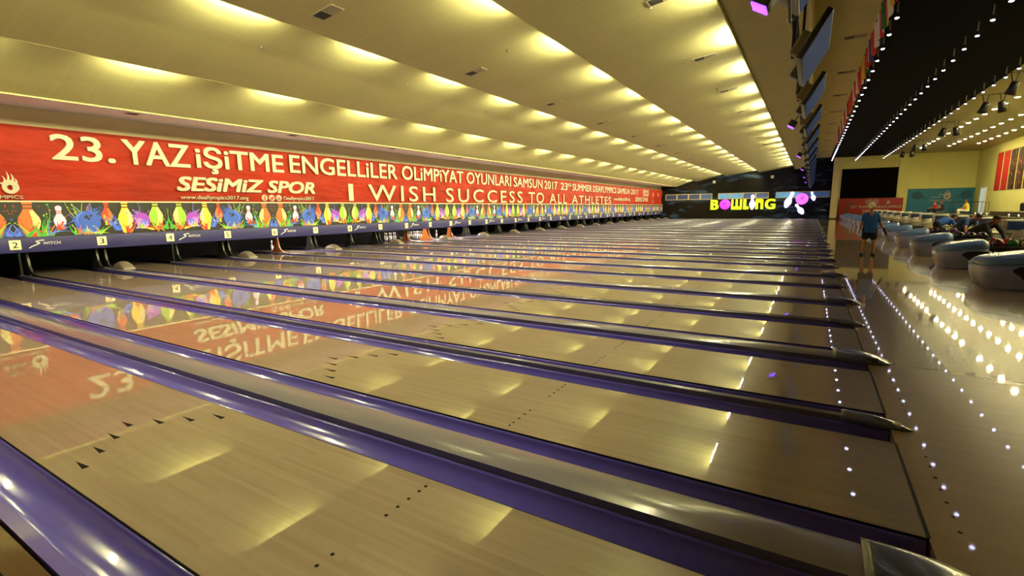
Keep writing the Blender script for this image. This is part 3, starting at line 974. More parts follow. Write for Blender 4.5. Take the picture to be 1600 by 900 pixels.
spr_me = MB().lathe([(0.035, 0.0), (0.03, -0.012), (0.01, -0.014), (0.009, -0.045), (0.028, -0.048), (0.028, -0.052)], 12).mesh('sprinkler', M_chrome)
for r, (ea, eb) in enumerate(((E1, E2), (E2, E3), (E3, E4))):
    for i in range(9):
        x = ea[0] + 2.0 + 0.2 * (i % 2); s_ = (T(eb)[1] - ea[1]) / (T(eb)[0] - ea[0])
        tag(place('sprinkler', spr_me, None, (x, 4.2 + 4.3 * i, ea[1] + (x - ea[0]) * s_)), 'small metal sprinkler head, %s from the camera behind the %s' % (nth(i + 1), ROWN[r + 1]), 'sprinkler', 'ceiling sprinklers')

# ------------------------------------------------------------------ hanging screens along the foul line
M_scr = mat('screen_blue', (5, 12, 22), 0.6, noise=0.25, nscale=1.0, emit=(18, 58, 104), estr=0.4, spec=0.05)
M_mount = mat('mount_olive', (96, 82, 44), 0.5)
tv_w, tv_h = 1.75, 0.62
tv_body = MB().rbox((-0.05, -tv_w / 2, -tv_h / 2), (0.03, tv_w / 2, tv_h / 2), 0.015).mesh('casing', M_blk)
tv_scr = MB().box((0.03, -tv_w / 2 + 0.03, -tv_h / 2 + 0.03), (0.033, tv_w / 2 - 0.03, tv_h / 2 - 0.03)).mesh('screen', M_scr)
tv_mt = MB().rbox((-0.26, -0.2, -0.16), (-0.05, 0.2, 0.16), 0.02).mesh('mount', M_mount)
tv_sp = MB().rbox((-0.2, 0.5, -0.3), (-0.06, 0.78, 0.0), 0.03).mesh('speaker_box', M_blk)
tv_arm = MB().box((-0.29, -0.025, -0.05), (-0.24, 0.025, 2.02)).mesh('drop_arm', M_metal)
tilt = RAD(30)
for i in range(18):
    y = 2.3 + PITCHY * i
    t = thing('hanging_screen', 'black flat screen hung above the foul line, %s in the row counting from the camera' % nth(i + 1), 'screen', (-0.68, y, 3.6), 0, 'screens hung above the foul line')
    for me, nm in ((tv_body, 'casing'), (tv_scr, 'screen'), (tv_mt, 'mount'), (tv_sp, 'speaker_box')):
        place(nm, me, t, (0, 0, 0), (0, tilt, 0))
    place('drop_arm', tv_arm, t)
t = thing('screen_truss', 'dark metal bar carrying the row of hanging screens', 'rail', (-0.985, 0, 4.2))
MB().tube([(0, -4, 0), (0, 61, 0)], 0.035, 8).build('bar', M_metal, t)
MB().tube([(0, -4, 0.25), (0, 61, 0.25)], 0.025, 8).build('bar', M_metal, t)
for i in range(14):
    MB().tube([(0, -2 + i * 4.6, 0.0), (0.0, -2 + i * 4.6, 1.4)], 0.02, 6).build('hanger', M_metal, t)
rnd = random.Random(11)
for i in range(17):
    y = 3.2 + PITCHY * i
    pts = [(-0.9 - 0.08 * rnd.random(), y + q * 0.34 + 0.1 * rnd.random(), 4.17 - 0.85 * math.sin(math.pi * q / 5) * (0.5 + 0.5 * rnd.random())) for q in range(6)]
    c = tag(MB().tube(pts, 0.014, 6).build('cable', M_blk), 'loose black cable drooping behind the screens after the %s one' % nth(i + 1), 'cable', 'cables drooping behind the screens')
uv_h = MB().rbox((-0.1, -0.14, -0.08), (0.1, 0.14, 0.1), 0.02).tube([(0, 0, 0.08), (0, 0, 0.36)], 0.015).mesh('housing', M_blk)
uv_g = MB().rbox((-0.09, -0.13, -0.1), (0.09, 0.13, -0.078), 0.005).mesh('lamp_face', M_uv)
for i in range(6):
    t = thing('uv_flood_lamp', 'small violet flood lamp on the screen bar, %s from the camera' % nth(i + 1), 'flood lamp', (-1.2, 4.0 + 10.16 * i, 3.82), 0, 'violet flood lamps on the screen bar')
    t.rotation_euler = (0, RAD(30), 0)
    place('housing', uv_h, t); place('lamp_face', uv_g, t)

# ------------------------------------------------------------------ pendant spots in the black ceiling, downlights, stage spots, flags
st_me = MB().tube([(0, 0, 0.02), (0, 0, 0.3)], 0.018, 8).mesh('stem', mat('stem_grey', (150, 146, 142), 0.6))
sh_me = MB().lathe([(0.02, 0.05), (0.03, 0.0), (0.056, -0.075), (0.052, -0.075), (0.02, -0.01)], 14).mesh('shade', M_metal)
bl_me = MB().lathe([(0.005, -0.03), (0.03, -0.06), (0.05, -0.082), (0.034, -0.096), (0.005, -0.1)], 12).mesh('bulb', M_led)
RN = {0.95: 'row beside the flags', 3.1: 'middle row', 5.35: 'row at its far edge'}
for x, y0, sp in ((0.95, 0.7, 1.46), (3.1, 4.2, 1.40), (5.35, 8.0, 1.42)):
    i = 0; y = y0
    while y < END - 0.6:
        i += 1
        t = thing('pendant_spot', 'small white pendant spot under the black ceiling, %s in the %s' % (nth(i), RN[x]), 'pendant spot', (x, y, 6.25), 0, 'pendant spots under the black ceiling')
        place('stem', st_me, t); place('shade', sh_me, t); place('bulb', bl_me, t)
        y += sp
dl_r = MB().lathe([(0.14, 0.0), (0.14, -0.03), (0.115, -0.035), (0.11, 0.0)], 18).mesh('ring', M_vent)
dl_b = MB().lathe([(0.11, -0.004), (0.11, -0.02), (0.06, -0.05), (0.005, -0.06)], 16).mesh('bulb', M_warm)
for r, (x, y0, sp) in enumerate(((7.55, 13.6, 1.75), (9.45, 13.4, 1.75), (11.2, 15.0, 1.72))):
    i = 0; y = y0
    nm = ['row next to the black ceiling', 'middle row', 'row next to the yellow side wall'][r]
    while y < 56.0:
        i += 1
        t = thing('downlight', 'warm round downlight over the seating, %s in the %s' % (nth(i), nm), 'downlight', (x, y, 6.56), 0, 'warm downlights over the seating')
        place('ring', dl_r, t); place('bulb', dl_b, t)
        y += sp
sp_h = MB().lathe([(0.1, 0.28), (0.13, 0.24), (0.15, 0.0), (0.19, -0.22), (0.17, -0.22), (0.1, 0.0)], 14).mesh('lamp_head', M_blk)
sp_y = MB().tube([(-0.5, 0, 0.62), (0.5, 0, 0.62)], 0.02, 6).tube([(-0.42, 0, 0.62), (-0.3, 0, 0.1)], 0.018, 6).tube([(0.42, 0, 0.62), (0.3, 0, 0.1)], 0.018, 6).tube([(-0.18, 0, 0.62), (-0.3, 0, 0.1)], 0.014, 6).tube([(0.18, 0, 0.62), (0.3, 0, 0.1)], 0.014, 6).mesh('yoke', M_blk)
for i, (x, y) in enumerate(((6.2, 24.9), (6.42, 29.7), (6.5, 38.8), (6.5, 49.0), (6.5, 54.8))):
    t = thing('stage_spot', 'pair of black stage spotlights hung from the ceiling, %s from the camera' % nth(i + 1), 'spotlight', (x, y, 5.94), 0, 'twin black stage spotlights')
    place('yoke', sp_y, t)
    place('lamp_head', sp_h, t, (-0.32, 0, 0), (RAD(15), RAD(14), 0)); place('lamp_head', sp_h, t, (0.32, 0, 0), (RAD(15), RAD(-14), 0))

FC = {'white': (226, 222, 214), 'red': (200, 44, 32), 'blue': (38, 58, 150), 'green': (40, 110, 60), 'yellow': (224, 188, 52), 'black': (22, 22, 22), 'orange': (214, 110, 40)}
FM = {k: mat('flag_' + k, v, 0.75, noise=0.05) for k, v in FC.items()}
FS = [('white', 'white', 'blue'), ('red', 'red', 'red'), ('red', 'white', 'red'), ('yellow', 'yellow', 'white'), ('red', 'yellow', 'green'), ('white', 'red', 'white'), ('green', 'white', 'red'), ('red', 'red', 'white'), ('blue', 'white', 'red'), ('red', 'white', 'green'), ('yellow', 'red', 'yellow'), ('red', 'white', 'red'), ('black', 'red', 'yellow'), ('orange', 'white', 'green'), ('red', 'red', 'red'), ('white', 'blue', 'red'), ('red', 'yellow', 'red'), ('green', 'yellow', 'red'), ('white', 'red', 'red'), ('black', 'black', 'green')]
for i in range(34):
    cols = FS[i % len(FS)]
    y = 9.2 + 0.98 * i
    fl_ = MB()
    for c in range(3):
        nseg = 4
        for s in range(nseg):
            a0 = (c * nseg + s) / 12; a1 = (c * nseg + s + 1) / 12
            q = []
            for a in (a0, a1):
                q.append((0.05 * math.sin(a * 7 + i), -0.42 + 0.84 * a))
            zt = 0.0; zb = -0.62 - 0.05 * math.sin(a0 * 5 + i)
            x0, yy0 = q[0]; x1, yy1 = q[1]
            fl_.add([(x0, yy0, zt), (x1, yy1, zt), (x1 + 0.06, yy1, zb), (x0 + 0.06, yy0, zb), (x0 + 0.006, yy0, zt), (x1 + 0.006, yy1, zt), (x1 + 0.066, yy1, zb), (x0 + 0.066, yy0, zb)], [(0, 1, 2, 3), (7, 6, 5, 4), (3, 2, 6, 7)], c, True)
    desc = cols[0] if len(set(cols)) == 1 else ', '.join(dict.fromkeys(cols))
    o = fl_.build('flag', [FM[c] for c in cols], None, (0.62, y, 6.5))
    tag(o, '%s flag hanging beside the black ceiling, %s from the camera' % (desc, nth(i + 1)), 'flag', 'flags hanging beside the black ceiling')
tag(MB().tube([(0.62, 7.5, 6.515), (0.62, 43.5, 6.515)], 0.012, 6).build('flag_line', M_metal), 'thin line carrying the row of flags beside the black ceiling', 'cable')

# ------------------------------------------------------------------ lit signs on the end wall
YS = END - 0.02
M_lime = mat('sign_lime', (220, 240, 40), 0.4, emit=(210, 220, 40), estr=0.75)
M_mag = mat('sign_magenta', (225, 60, 225), 0.4, emit=(232, 50, 226), estr=1.1)
M_pink = mat('sign_pink', (225, 110, 230), 0.4, emit=(226, 96, 236), estr=1.3)
M_wht = mat('sign_white', (240, 230, 255), 0.4, emit=(236, 222, 255), estr=2.6)
M_holes = mat('sign_holes', (90, 16, 100), 0.5)
sg = thing('bowling_sign', 'lit lime BOWLING sign with magenta ball on the dark end wall', 'sign', (0, YS, 0))
FN = lambda a, b, d: (a, -d, b)


def rrect(x0, x1, z0, z1, r):
    pts = []
    for cx, cz, a0 in ((x1 - r, z1 - r, 0), (x0 + r, z1 - r, 90), (x0 + r, z0 + r, 180), (x1 - r, z0 + r, 270)):
        for i in range(5):
            a = RAD(a0 + 22.5 * i)
            pts.append((cx + r * math.cos(a), cz + r * math.sin(a)))
    return pts


def letter(name, polys):
    mb = MB()
    for p in polys: mb.prism(p, FN, 0.0, 0.12)
    return mb.build(name, M_lime, sg)


def letter_text(txt, x0, x1, z0, z1, bold=0.05):
    return place('letter', text_me(txt, M_lime, x0, x1, z0, z1, bold, 0, 0.12), sg, (0, -0.001, 0), RY)


LZ0, LZ1 = 1.12, 2.32
letter_text('B', -11.15, -10.25, LZ0, LZ1, 0.07)
b = MB().lathe([(0.6, 0.0), (0.6, -0.08), (0.45, -0.16), (0.005, -0.2)], 28, (0, 0, 0), 0, 'y').build('ball', M_mag, sg, (-9.54, 0, 1.74))
MB().lathe([(0.075, -0.196), (0.075, -0.205)], 12, (-0.12, 0, 0.16), 0, 'y').lathe([(0.075, -0.196), (0.075, -0.205)], 12, (0.12, 0, 0.2), 0, 'y').lathe([(0.075, -0.196), (0.075, -0.207)], 12, (0.02, 0, 0.0), 0, 'y').build('finger_holes', M_holes, b)
letter('letter', [rrect(-8.84, -8.61, LZ0, LZ1, 0.06), rrect(-8.36, -8.13, LZ0 + 0.02, LZ1, 0.06), rrect(-7.89, -7.66, LZ0, LZ1, 0.06), rrect(-8.82, -7.68, LZ0, LZ0 + 0.36, 0.16)])
letter('letter', [rrect(-7.52, -7.2, LZ0, LZ1, 0.06), rrect(-7.52, -6.92, LZ0, LZ0 + 0.36, 0.1)])


def flat_pin(x, zb, h, w, ang, parent, name='pin'):
    ts = [i / 26 for i in range(27)]
    pts = [(pin_half(t) * w, (t - 0.5) * h) for t in ts] + [(-pin_half(t) * w, (t - 0.5) * h) for t in reversed(ts[:-1])]
    c, s_ = math.cos(ang), math.sin(ang)
    pts = [(x + a * c - b_ * s_, zb + a * s_ + b_ * c) for a, b_ in pts]
    return MB().prism(pts, FN, 0.0, 0.14).build(name, M_wht, parent)


flat_pin(-6.56, 1.98, 1.72, 0.38, 0, sg)
letter('letter', [rrect(-6.22, -5.93, LZ0, LZ1, 0.1), rrect(-5.68, -5.39, LZ0, LZ1 - 0.1, 0.1), rrect(-6.2, -5.4, LZ1 - 0.42, LZ1, 0.2)])
letter_text('G', -5.22, -4.14, LZ0, LZ1, 0.07)
for z in (1.33, 1.8):
    MB().box((-11.5, -0.02, z), (-3.6, 0.0, z + 0.04)).build('rail', M_metal, sg)
sg2 = thing('pin_strike_sign', 'lit sign of three white pins flying around a pink ball', 'sign', (0, YS, 0))
flat_pin(-2.78, 2.17, 1.86, 0.44, RAD(-21), sg2)
flat_pin(-0.5, 2.52, 1.0, 0.27, RAD(18), sg2)
flat_pin(-1.70, 1.12, 1.35, 0.36, RAD(36), sg2)
b = MB().lathe([(0.62, 0.0), (0.62, -0.08), (0.45, -0.17), (0.005, -0.21)], 28, (0, 0, 0), 0, 'y').build('ball', M_pink, sg2, (-1.53, 0, 2.24))
MB().lathe([(0.07, -0.205), (0.07, -0.215)], 12, (-0.1, 0, 0.14), 0, 'y').lathe([(0.07, -0.205), (0.07, -0.215)], 12, (0.14, 0, 0.17), 0, 'y').lathe([(0.07, -0.208), (0.07, -0.218)], 12, (0.03, 0, -0.02), 0, 'y').build('finger_holes', M_holes, b)
for x, z in ((-10.9, 4.45), (-4.65, 4.8)):
    t = tag(MB().rbox((-0.15, -0.16, -0.16), (0.15, 0.0, 0.16), 0.03).lathe([(0.1, -0.16), (0.08, -0.15)], 16, (0, 0, 0), 0, 'y').build('wall_speaker', M_white, None, (x, END, z)), 'small white box speaker high on the end wall, above %s BOWLING' % ('the letter B of' if x < -8 else 'the letter G of'), 'speaker')
tag(MB().rbox((-0.25, -0.05, -0.04), (0.25, 0.0, 0.04), 0.01).build('door_bar', M_chrome, None, (0.6, END, 1.0)), 'small bright metal bar on the dark end wall beside the pillar', 'handle')

# ------------------------------------------------------------------ far end of the concourse: black screen, red board, teal banner
t = thing('projection_screen', 'large black screen on the end wall above the red board', 'screen', (0, END - 0.25, 0))
MB().rbox((2.0, -0.04, 2.22), (6.85, 0.0, 5.3), 0.02).build('black_panel', M_dark, t)
MB().box((1.9, -0.02, 2.15), (2.0, 0.02, 5.35)).box((6.85, -0.02, 2.15), (6.89, 0.02, 5.35)).box((1.9, -0.02, 5.3), (6.89, 0.02, 5.4)).build('frame', M_wally, t)
rb = thing('event_board', 'red event board with athlete and cream lettering below the black screen', 'sign board', (0, END - 0.6, 0))
M_redb = mat('board_red', (150, 22, 16), 0.6, noise=0.08, nscale=0.6)
MB().rbox((1.95, -0.06, 0.0), (7.45, 0.0, 2.18), 0.015).build('board', M_redb, rb)


def rtext(par, txt, x0, x1, z0, z1, bold=0.02, shear=0.0, y=-0.061, m=None):
    return place('lettering', text_me(txt, m or M_bl, x0, x1, z0, z1, bold, shear, 0.006), par, (0, y, 0), RY)


rtext(rb, '23', 3.05, 3.45, 1.15, 1.42, 0.03, 0.1); rtext(rb, 'RD', 3.47, 3.7, 1.3, 1.42, 0.02)
rtext(rb, 'SUMMER DEAFLYMPICS', 3.75, 7.35, 1.15, 1.42, 0.03, 0.1)
rtext(rb, 'SAMSUN 2017', 4.1, 6.3, 0.72, 1.0, 0.03, 0.1)
rtext(rb, 'Deaflympics2017', 4.1, 5.6, 0.5, 0.6, 0.01)
emblem(rb, 6.05, 1.55, 0.5, (0, 0, -RAD(90)), 0.0).location = (6.05, -0.066, 1.55)
ov = MB()
for rr in (0.36, 0.33):
    pass
n_ = 30
for i in range(n_ - 4):
    a0, a1 = 2 * math.pi * (i + 2) / n_, 2 * math.pi * (i + 3) / n_
    ov.add([(4.9 + 0.62 * math.cos(a0), -0.064, 1.8 + 0.32 * math.sin(a0)), (4.9 + 0.62 * math.cos(a1), -0.064, 1.8 + 0.32 * math.sin(a1)), (4.9 + 0.56 * math.cos(a1), -0.064, 1.8 + 0.28 * math.sin(a1)), (4.9 + 0.56 * math.cos(a0), -0.064, 1.8 + 0.28 * math.sin(a0))], [(0, 1, 2, 3)])
for i in range(6):
    x = 4.5 + 0.15 * i
    ov.add([(x, -0.064, 1.68 + 0.03 * (i % 2)), (x + 0.09, -0.064, 1.68), (x + 0.1, -0.064, 1.96 - 0.03 * (i % 3)), (x + 0.03, -0.064, 1.98)], [(0, 1, 2, 3)])
ov.build('oval_badge', M_bl, rb)
M_ath = mat('athlete_print', (90, 62, 40), 0.6, noise=0.3, nscale=3)
ath = [[(2.5, 0.98), (2.72, 0.9), (3.22, 1.62), (3.02, 1.76)], [(2.2, 0.45), (2.36, 0.4), (2.72, 0.95), (2.55, 1.05)], [(2.78, 0.42), (2.94, 0.42), (2.82, 1.0), (2.64, 1.0)],
       [(2.22, 1.36), (2.27, 1.46), (2.98, 1.78), (3.0, 1.66)], [(3.1, 1.62), (3.18, 1.5), (3.4, 1.42), (3.42, 1.52)], [(3.16 + 0.13 * math.cos(q * 0.63), 1.86 + 0.13 * math.sin(q * 0.63)) for q in range(10)]]
am = MB()
for q, p in enumerate(ath): am.prism(p, FN, 0.0605, 0.064 + 0.001 * q)
am.build('athlete_figure', M_ath, rb)

tb = thing('teal_banner', 'teal event banner with cream flame emblem on the far yellow wall', 'banner', (0, END - 0.12, 0))
M_teal = mat('banner_teal', (40, 118, 150), 0.65, noise=0.08, nscale=0.5, bump=0.2, bscale=1.0)
M_tealD = mat('banner_teal_dark', (30, 84, 112), 0.65)
MB().rbox((7.8, -0.03, 0.35), (13.0, 0.0, 3.05), 0.01).build('banner_cloth', M_teal, tb)
MB().tube([(7.7, -0.015, 3.06), (13.0, -0.015, 3.06)], 0.025, 6).build('top_rail', M_wally, tb)
e_ = emblem(tb, 0, 0, 1.05); e_.rotation_euler = (0, 0, -RAD(90)); e_.location = (10.55, -0.034, 1.95)
rtext(tb, '23RD SUMMER', 9.75, 10.45, 2.12, 2.24, 0.01, 0, -0.031)
rtext(tb, 'DEAFLYMPICS', 9.7, 11.3, 1.78, 1.93, 0.02, 0, -0.031)
tw = MB().box((10.2, -0.034, 2.43), (10.5, -0.03, 2.46)).box((10.32, -0.034, 2.38), (10.55, -0.03, 2.41))
tw.build('emblem_dash', M_bl, tb)
for x0, sx in ((8.6, 1), (12.3, -1)):
    pts = [(x0 + sx * a, 2.3 + b_) for a, b_ in ((-0.5, 0.1), (-0.35, 0.4), (0.0, 0.5), (0.3, 0.35), (0.42, 0.05), (0.75, -0.3), (0.35, -0.15), (0.2, -0.32), (-0.2, -0.3), (-0.45, -0.12))]
    MB().prism(pts, FN, 0.03, 0.034).build('dark_emblem', M_tealD, tb)
for x0, w_ in ((8.0, 1.0), (9.3, 0.9), (11.2, 0.25), (11.6, 0.9)):
    tw = MB()
    for q in range(int(w_ / 0.12)):
        tw.box((x0 + q * 0.12, -0.034, 0.52), (x0 + q * 0.12 + 0.08, -0.03, 0.58 + 0.02 * (q % 2)))
    tw.build('small_print', M_bl, tb)

# side wall: hanging banners
M_pic = []
for nm, c1, c2 in (('dark', (36, 26, 20), (190, 120, 60)), ('warm', (50, 30, 22), (214, 110, 40))):
    m = mat('poster_' + nm, c1, 0.6)
    nt = m.node_tree; b_ = nt.nodes['Principled BSDF']
    n1 = nt.nodes.new('ShaderNodeTexNoise'); n1.inputs['Scale'].default_value = 2.2; n1.inputs['Distortion'].default_value = 1.2
    tc = nt.nodes.new('ShaderNodeTexCoord'); nt.links.new(tc.outputs['Object'], n1.inputs['Vector'])
    cr = nt.nodes.new('ShaderNodeValToRGB'); e = cr.color_ramp.elements
    e[0].position = 0.5; e[0].color = (*lin(c1), 1); e[1].position = 0.66; e[1].color = (*lin(c2), 1)
    nt.links.new(n1.outputs['Fac'], cr.inputs[0]); nt.links.new(cr.outputs[0], b_.inputs['Base Color'])
    M_pic.append(m)
M_redw = mat('wall_banner_red', (196, 34, 26), 0.7, noise=0.06, nscale=0.8)
yb = 56.2
for i in range(10):
    m = M_redw if i < 2 else M_pic[i % 2]
    lb = ['plain red vertical banner on the yellow side wall, farthest of the row', 'plain red vertical banner on the yellow side wall, beside a picture banner'][i] if i < 2 else 'dark vertical picture banner on the yellow side wall, %s after the red ones' % nth(i - 1)
    t = thing('wall_banner', lb, 'banner', (12.93, yb, 0), 0, 'vertical banners on the side wall')
    MB().rbox((-0.03, -1.35, 2.6), (0.0, 0.0, 5.75), 0.008).build('cloth', m, t)
    MB().tube([(-0.02, -1.4, 5.76), (-0.02, 0.05, 5.76)], 0.03, 6).build('top_rail', M_wally, t)
    yb -= 1.72

# ------------------------------------------------------------------ raised seating with parapet
M_olive = mat('parapet_olive', (96, 88, 52), 0.7)
M_bench = mat('bench_dark', (48, 44, 34), 0.6)
M_pbeige = mat('parapet_beige', (190, 178, 150), 0.7, noise=0.04, nscale=1)
par = thing('seating_platform', 'raised spectator platform with beige front behind the consoles', 'platform', (7.6, 0, 0))
MB().box((0.0, 12.0, 0.0), (5.33, 60.0, 0.6)).build('deck', M_carpet, par)
fr = MB().box((-0.12, 12.0, 0.0), (0.0, 60.0, 0.78))
for i in range(36):
    fr.box((-0.13, 12.6 + 1.3 * i, 0.06), (-0.12, 12.63 + 1.3 * i, 0.74))
pp_ = thing('parapet', 'beige parapet with olive rail in front of the spectator platform', 'parapet', (7.6, 0, 0))
fr.build('front_panel', M_pbeige, pp_)
MB().rbox((-0.16, 12.0, 0.78), (0.04, 60.0, 0.84), 0.01).build('top_rail', M_olive, pp_)
tr = thing('seating_tier', 'olive stepped seating tier on the platform by the side wall', 'seating tier', (8.6, 0, 0.6))
MB().box((0, 12.0, 0.0), (1.6, 37.5, 0.44)).box((1.8, 12.0, 0.0), (4.3, 37.5, 0.7)).build('step', M_olive, tr)
bn2 = thing('bench', 'long dark bench with backrest on the seating tier', 'bench', (10.2, 0, 1.04))
bb = MB().rbox((0.0, 13.0, 0.26), (0.12, 36.5, 0.62), 0.02)
bb.build('backrest', M_bench, bn2)
MB().rbox((-0.5, 13.0, 0.18), (0.02, 36.5, 0.26), 0.02).build('seat', M_bench, bn2)
for i in range(10):
    MB().box((-0.4, 13.6 + 2.45 * i, 0.0), (0.05, 13.68 + 2.45 * i, 0.2)).build('leg', M_blk, bn2)
rl = thing('railing', 'dark metal railing in front of the white doorway', 'railing', (0, 55.5, 0.6))
MB().tube([(10.0, 0, 1.05), (12.6, 0, 1.05)], 0.03, 6).tube([(10.0, 0, 0.12), (12.6, 0, 0.12)], 0.02, 6).build('rail', M_blk, rl)
for i in range(12):
    MB().tube([(10.0 + 0.236 * i, 0, 0.0), (10.0 + 0.236 * i, 0, 1.05)], 0.018, 6).build('baluster', M_blk, rl)
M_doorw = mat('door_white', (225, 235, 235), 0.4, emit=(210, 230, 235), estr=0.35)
dr = MB().box((-0.06, 0, 0.62), (0.0, 1.5, 2.9))
do = dr.build('door_1', M_doorw, None, (12.95, 58.4, 0)); do['kind'] = 'structure'
MB().box((-0.09, -0.1, 0.62), (0.0, 0.0, 3.0)).box((-0.09, 1.5, 0.62), (0.0, 1.6, 3.0)).box((-0.09, 0.0, 2.9), (0.0, 1.5, 3.0)).build('door_frame', M_white, do)
wl_b = MB().lathe([(0.05, 0), (0.05, 0.03), (0.02, 0.06), (0.02, 0.09)], 12).mesh('base', M_chrome)
wl_g = MB().ball((0, 0, 0.11), 0.032, 0, 10).mesh('bulb', mat('marker_glow', (255, 250, 235), 0.4, emit=(255, 244, 220), estr=1.5))
for i, y in enumerate((26.0, 27.3, 28.6, 29.9, 33.4, 34.5, 35.6)):
    t = thing('rail_light', 'small round white light on the platform rail, %s from the camera' % nth(i + 1), 'light', (7.56, y, 0.84), 0, 'small lights on the platform rail')
    place('base', wl_b, t); place('bulb', wl_g, t)

# ------------------------------------------------------------------ ball return machines
M_hood = mat('hood_lilac', (134, 138, 200), 0.22, 0.0, 0.8, 0.04)
M_hoodtop = mat('hood_top_blue', (90, 124, 186), 0.25, 0.0, 0.5, 0.06)
M_rack = mat('rack_dark', (36, 34, 34), 0.4)


def sup(x0, x1, hw, z, n=32, e=4.2):
    cx, hx = (x0 + x1) / 2, (x1 - x0) / 2
    out = []
    for i in range(n):
        a = 2 * math.pi * i / n
        c, s_ = math.cos(a), math.sin(a)
        x = cx + hx * math.copysign(abs(c) ** (2 / e), c)
        y = hw * math.copysign(abs(s_) ** (2 / e), s_)
        zz = z if not callable(z) else z(x)
        out.append((x, y, zz))
    return out


zl = lambda c, m: (lambda x: c + m * (x - 2.1))
hb = [sup(2.18, 2.99, 0.53, 0.0), sup(2.17, 3.0, 0.535, 0.03), sup(2.12, 3.02, 0.55, 0.14), sup(2.09, 3.03, 0.56, 0.26), sup(2.085, 3.03, 0.56, zl(0.40, 0.07))]
ht = [sup(2.087, 3.028, 0.559, zl(0.40, 0.07)), sup(2.11, 3.025, 0.55, zl(0.445, 0.10)), sup(2.15, 3.01, 0.53, zl(0.478, 0.13)), sup(2.21, 2.985, 0.485, zl(0.502, 0.155)), sup(2.30, 2.95, 0.40, zl(0.518, 0.17)), sup(2.42, 2.90, 0.26, zl(0.526, 0.18)), sup(2.54, 2.84, 0.10, zl(0.53, 0.18))]
hood_b = MB().rings([[(x - 2.6, y, z) for x, y, z in r] for r in hb]).mesh('lower_body', M_hood)
hood_t = MB().rings([[(x - 2.6, y, z) for x, y, z in r] for r in ht]).mesh('top_shell', M_hoodtop)
seam = MB().tube([(x - 2.6, y, z) for x, y, z in sup(2.084, 3.031, 0.561, zl(0.40, 0.07))] + [(0.431, 0.0, 0.465)], 0.003, 6).mesh('trim_line', M_hoodtop)
vp = [(-0.10, 0.36), (-0.02, 0.41), (0.14, 0.425), (0.34, 0.42), (0.36, 0.0), (0.22, 0.0), (0.12, 0.10), (0.0, 0.24), (-0.09, 0.31)]
vent_b = MB().prism(vp, lambda a, b, d: (a, d, b), -0.572, -0.3).mesh('ball_exit', M_blk)
vent_c = MB().prism(vp, lambda a, b, d: (a, d, b), 0.3, 0.572).mesh('ball_exit', M_blk)
rack_me = MB().rbox((0.42, -0.34, 0.40), (1.24, 0.34, 0.47), 0.02).rbox((0.42, -0.40, 0.44), (1.24, -0.34, 0.53), 0.02).rbox((0.42, 0.34, 0.44), (1.24, 0.40, 0.53), 0.02).rbox((1.2, -0.4, 0.42), (1.28, 0.4, 0.56), 0.03).mesh('rack', M_rack)
leg_me = MB().lathe([(0.13, 0.0), (0.12, 0.03), (0.05, 0.06), (0.05, 0.41)], 14).mesh('rack_leg', M_rack)
ret0 = None
ball_cols = [('red', (186, 26, 26)), ('green', (30, 96, 46)), ('black', (18, 18, 20)), ('yellow', (214, 186, 40)), ('dark blue', (26, 36, 96)), ('purple', (80, 30, 110)), ('maroon', (110, 20, 36))]
BM = [mat('ball_' + n.replace(' ', '_'), c, 0.08, 0.0, 0.9, 0.03, noise=0.12, nscale=9) for n, c in ball_cols]
RXC = 2.6
ball_mes = []
for (nm, c), m in zip(ball_cols, BM):
    mb = MB().ball((0, 0, 0), 0.1085, 0, 20)
    ball_mes.append(mb.mesh('bowling_ball', m))
rnd = random.Random(8)
for k in range(16):
    y = 9.54 + PITCHY * k
    lb = 'lilac ball return machine with blue top closest to the camera' if k == 0 else 'lilac ball return machine with blue top, %s in the row from the camera' % nth(k + 1)
    if ret0 is None:
        ret0 = thing('ball_return', lb, 'ball return', (RXC, y, 0), 0, 'ball return machines beside the approach')
        for nm, me in (('lower_body', hood_b), ('top_shell', hood_t), ('trim_line', seam), ('ball_exit', vent_b), ('ball_exit', vent_c), ('rack', rack_me)):
            place(nm, me, ret0)
        place('rack_leg', leg_me, ret0, (0.7, 0, 0)); place('rack_leg', leg_me, ret0, (1.08, 0, 0))
    else:
        clone(ret0, (RXC, y, 0), lb)
    if k < 4:
        spots = [(0.57, -0.2), (0.57, 0.08), (0.82, -0.17), (0.80, 0.14), (1.06, -0.2), (1.07, 0.06)]
        order = {0: [2, 0, 3, 2, 6, 4], 1: [6, 0, 1, 0, 3, 2], 2: [2, 4, 2, 5, 2, 6], 3: [2, 0, 4, 2, 5, 3]}[k]
        seen = {}
        for (dx, dy), ci in zip(spots, order):
            cn = ball_cols[ci][0]
            seen[cn] = seen.get(cn, 0) + 1
            extra = '' if order.count(ci) == 1 else (' nearer the hood' if seen[cn] == 1 else ' nearer the consoles')
            tag(place('bowling_ball', ball_mes[ci], None, (RXC + dx, y + dy, 0.578)), '%s bowling ball on the rack of the %s ball return%s' % (cn, nth(k + 1), extra), 'bowling ball', 'bowling balls on the racks')

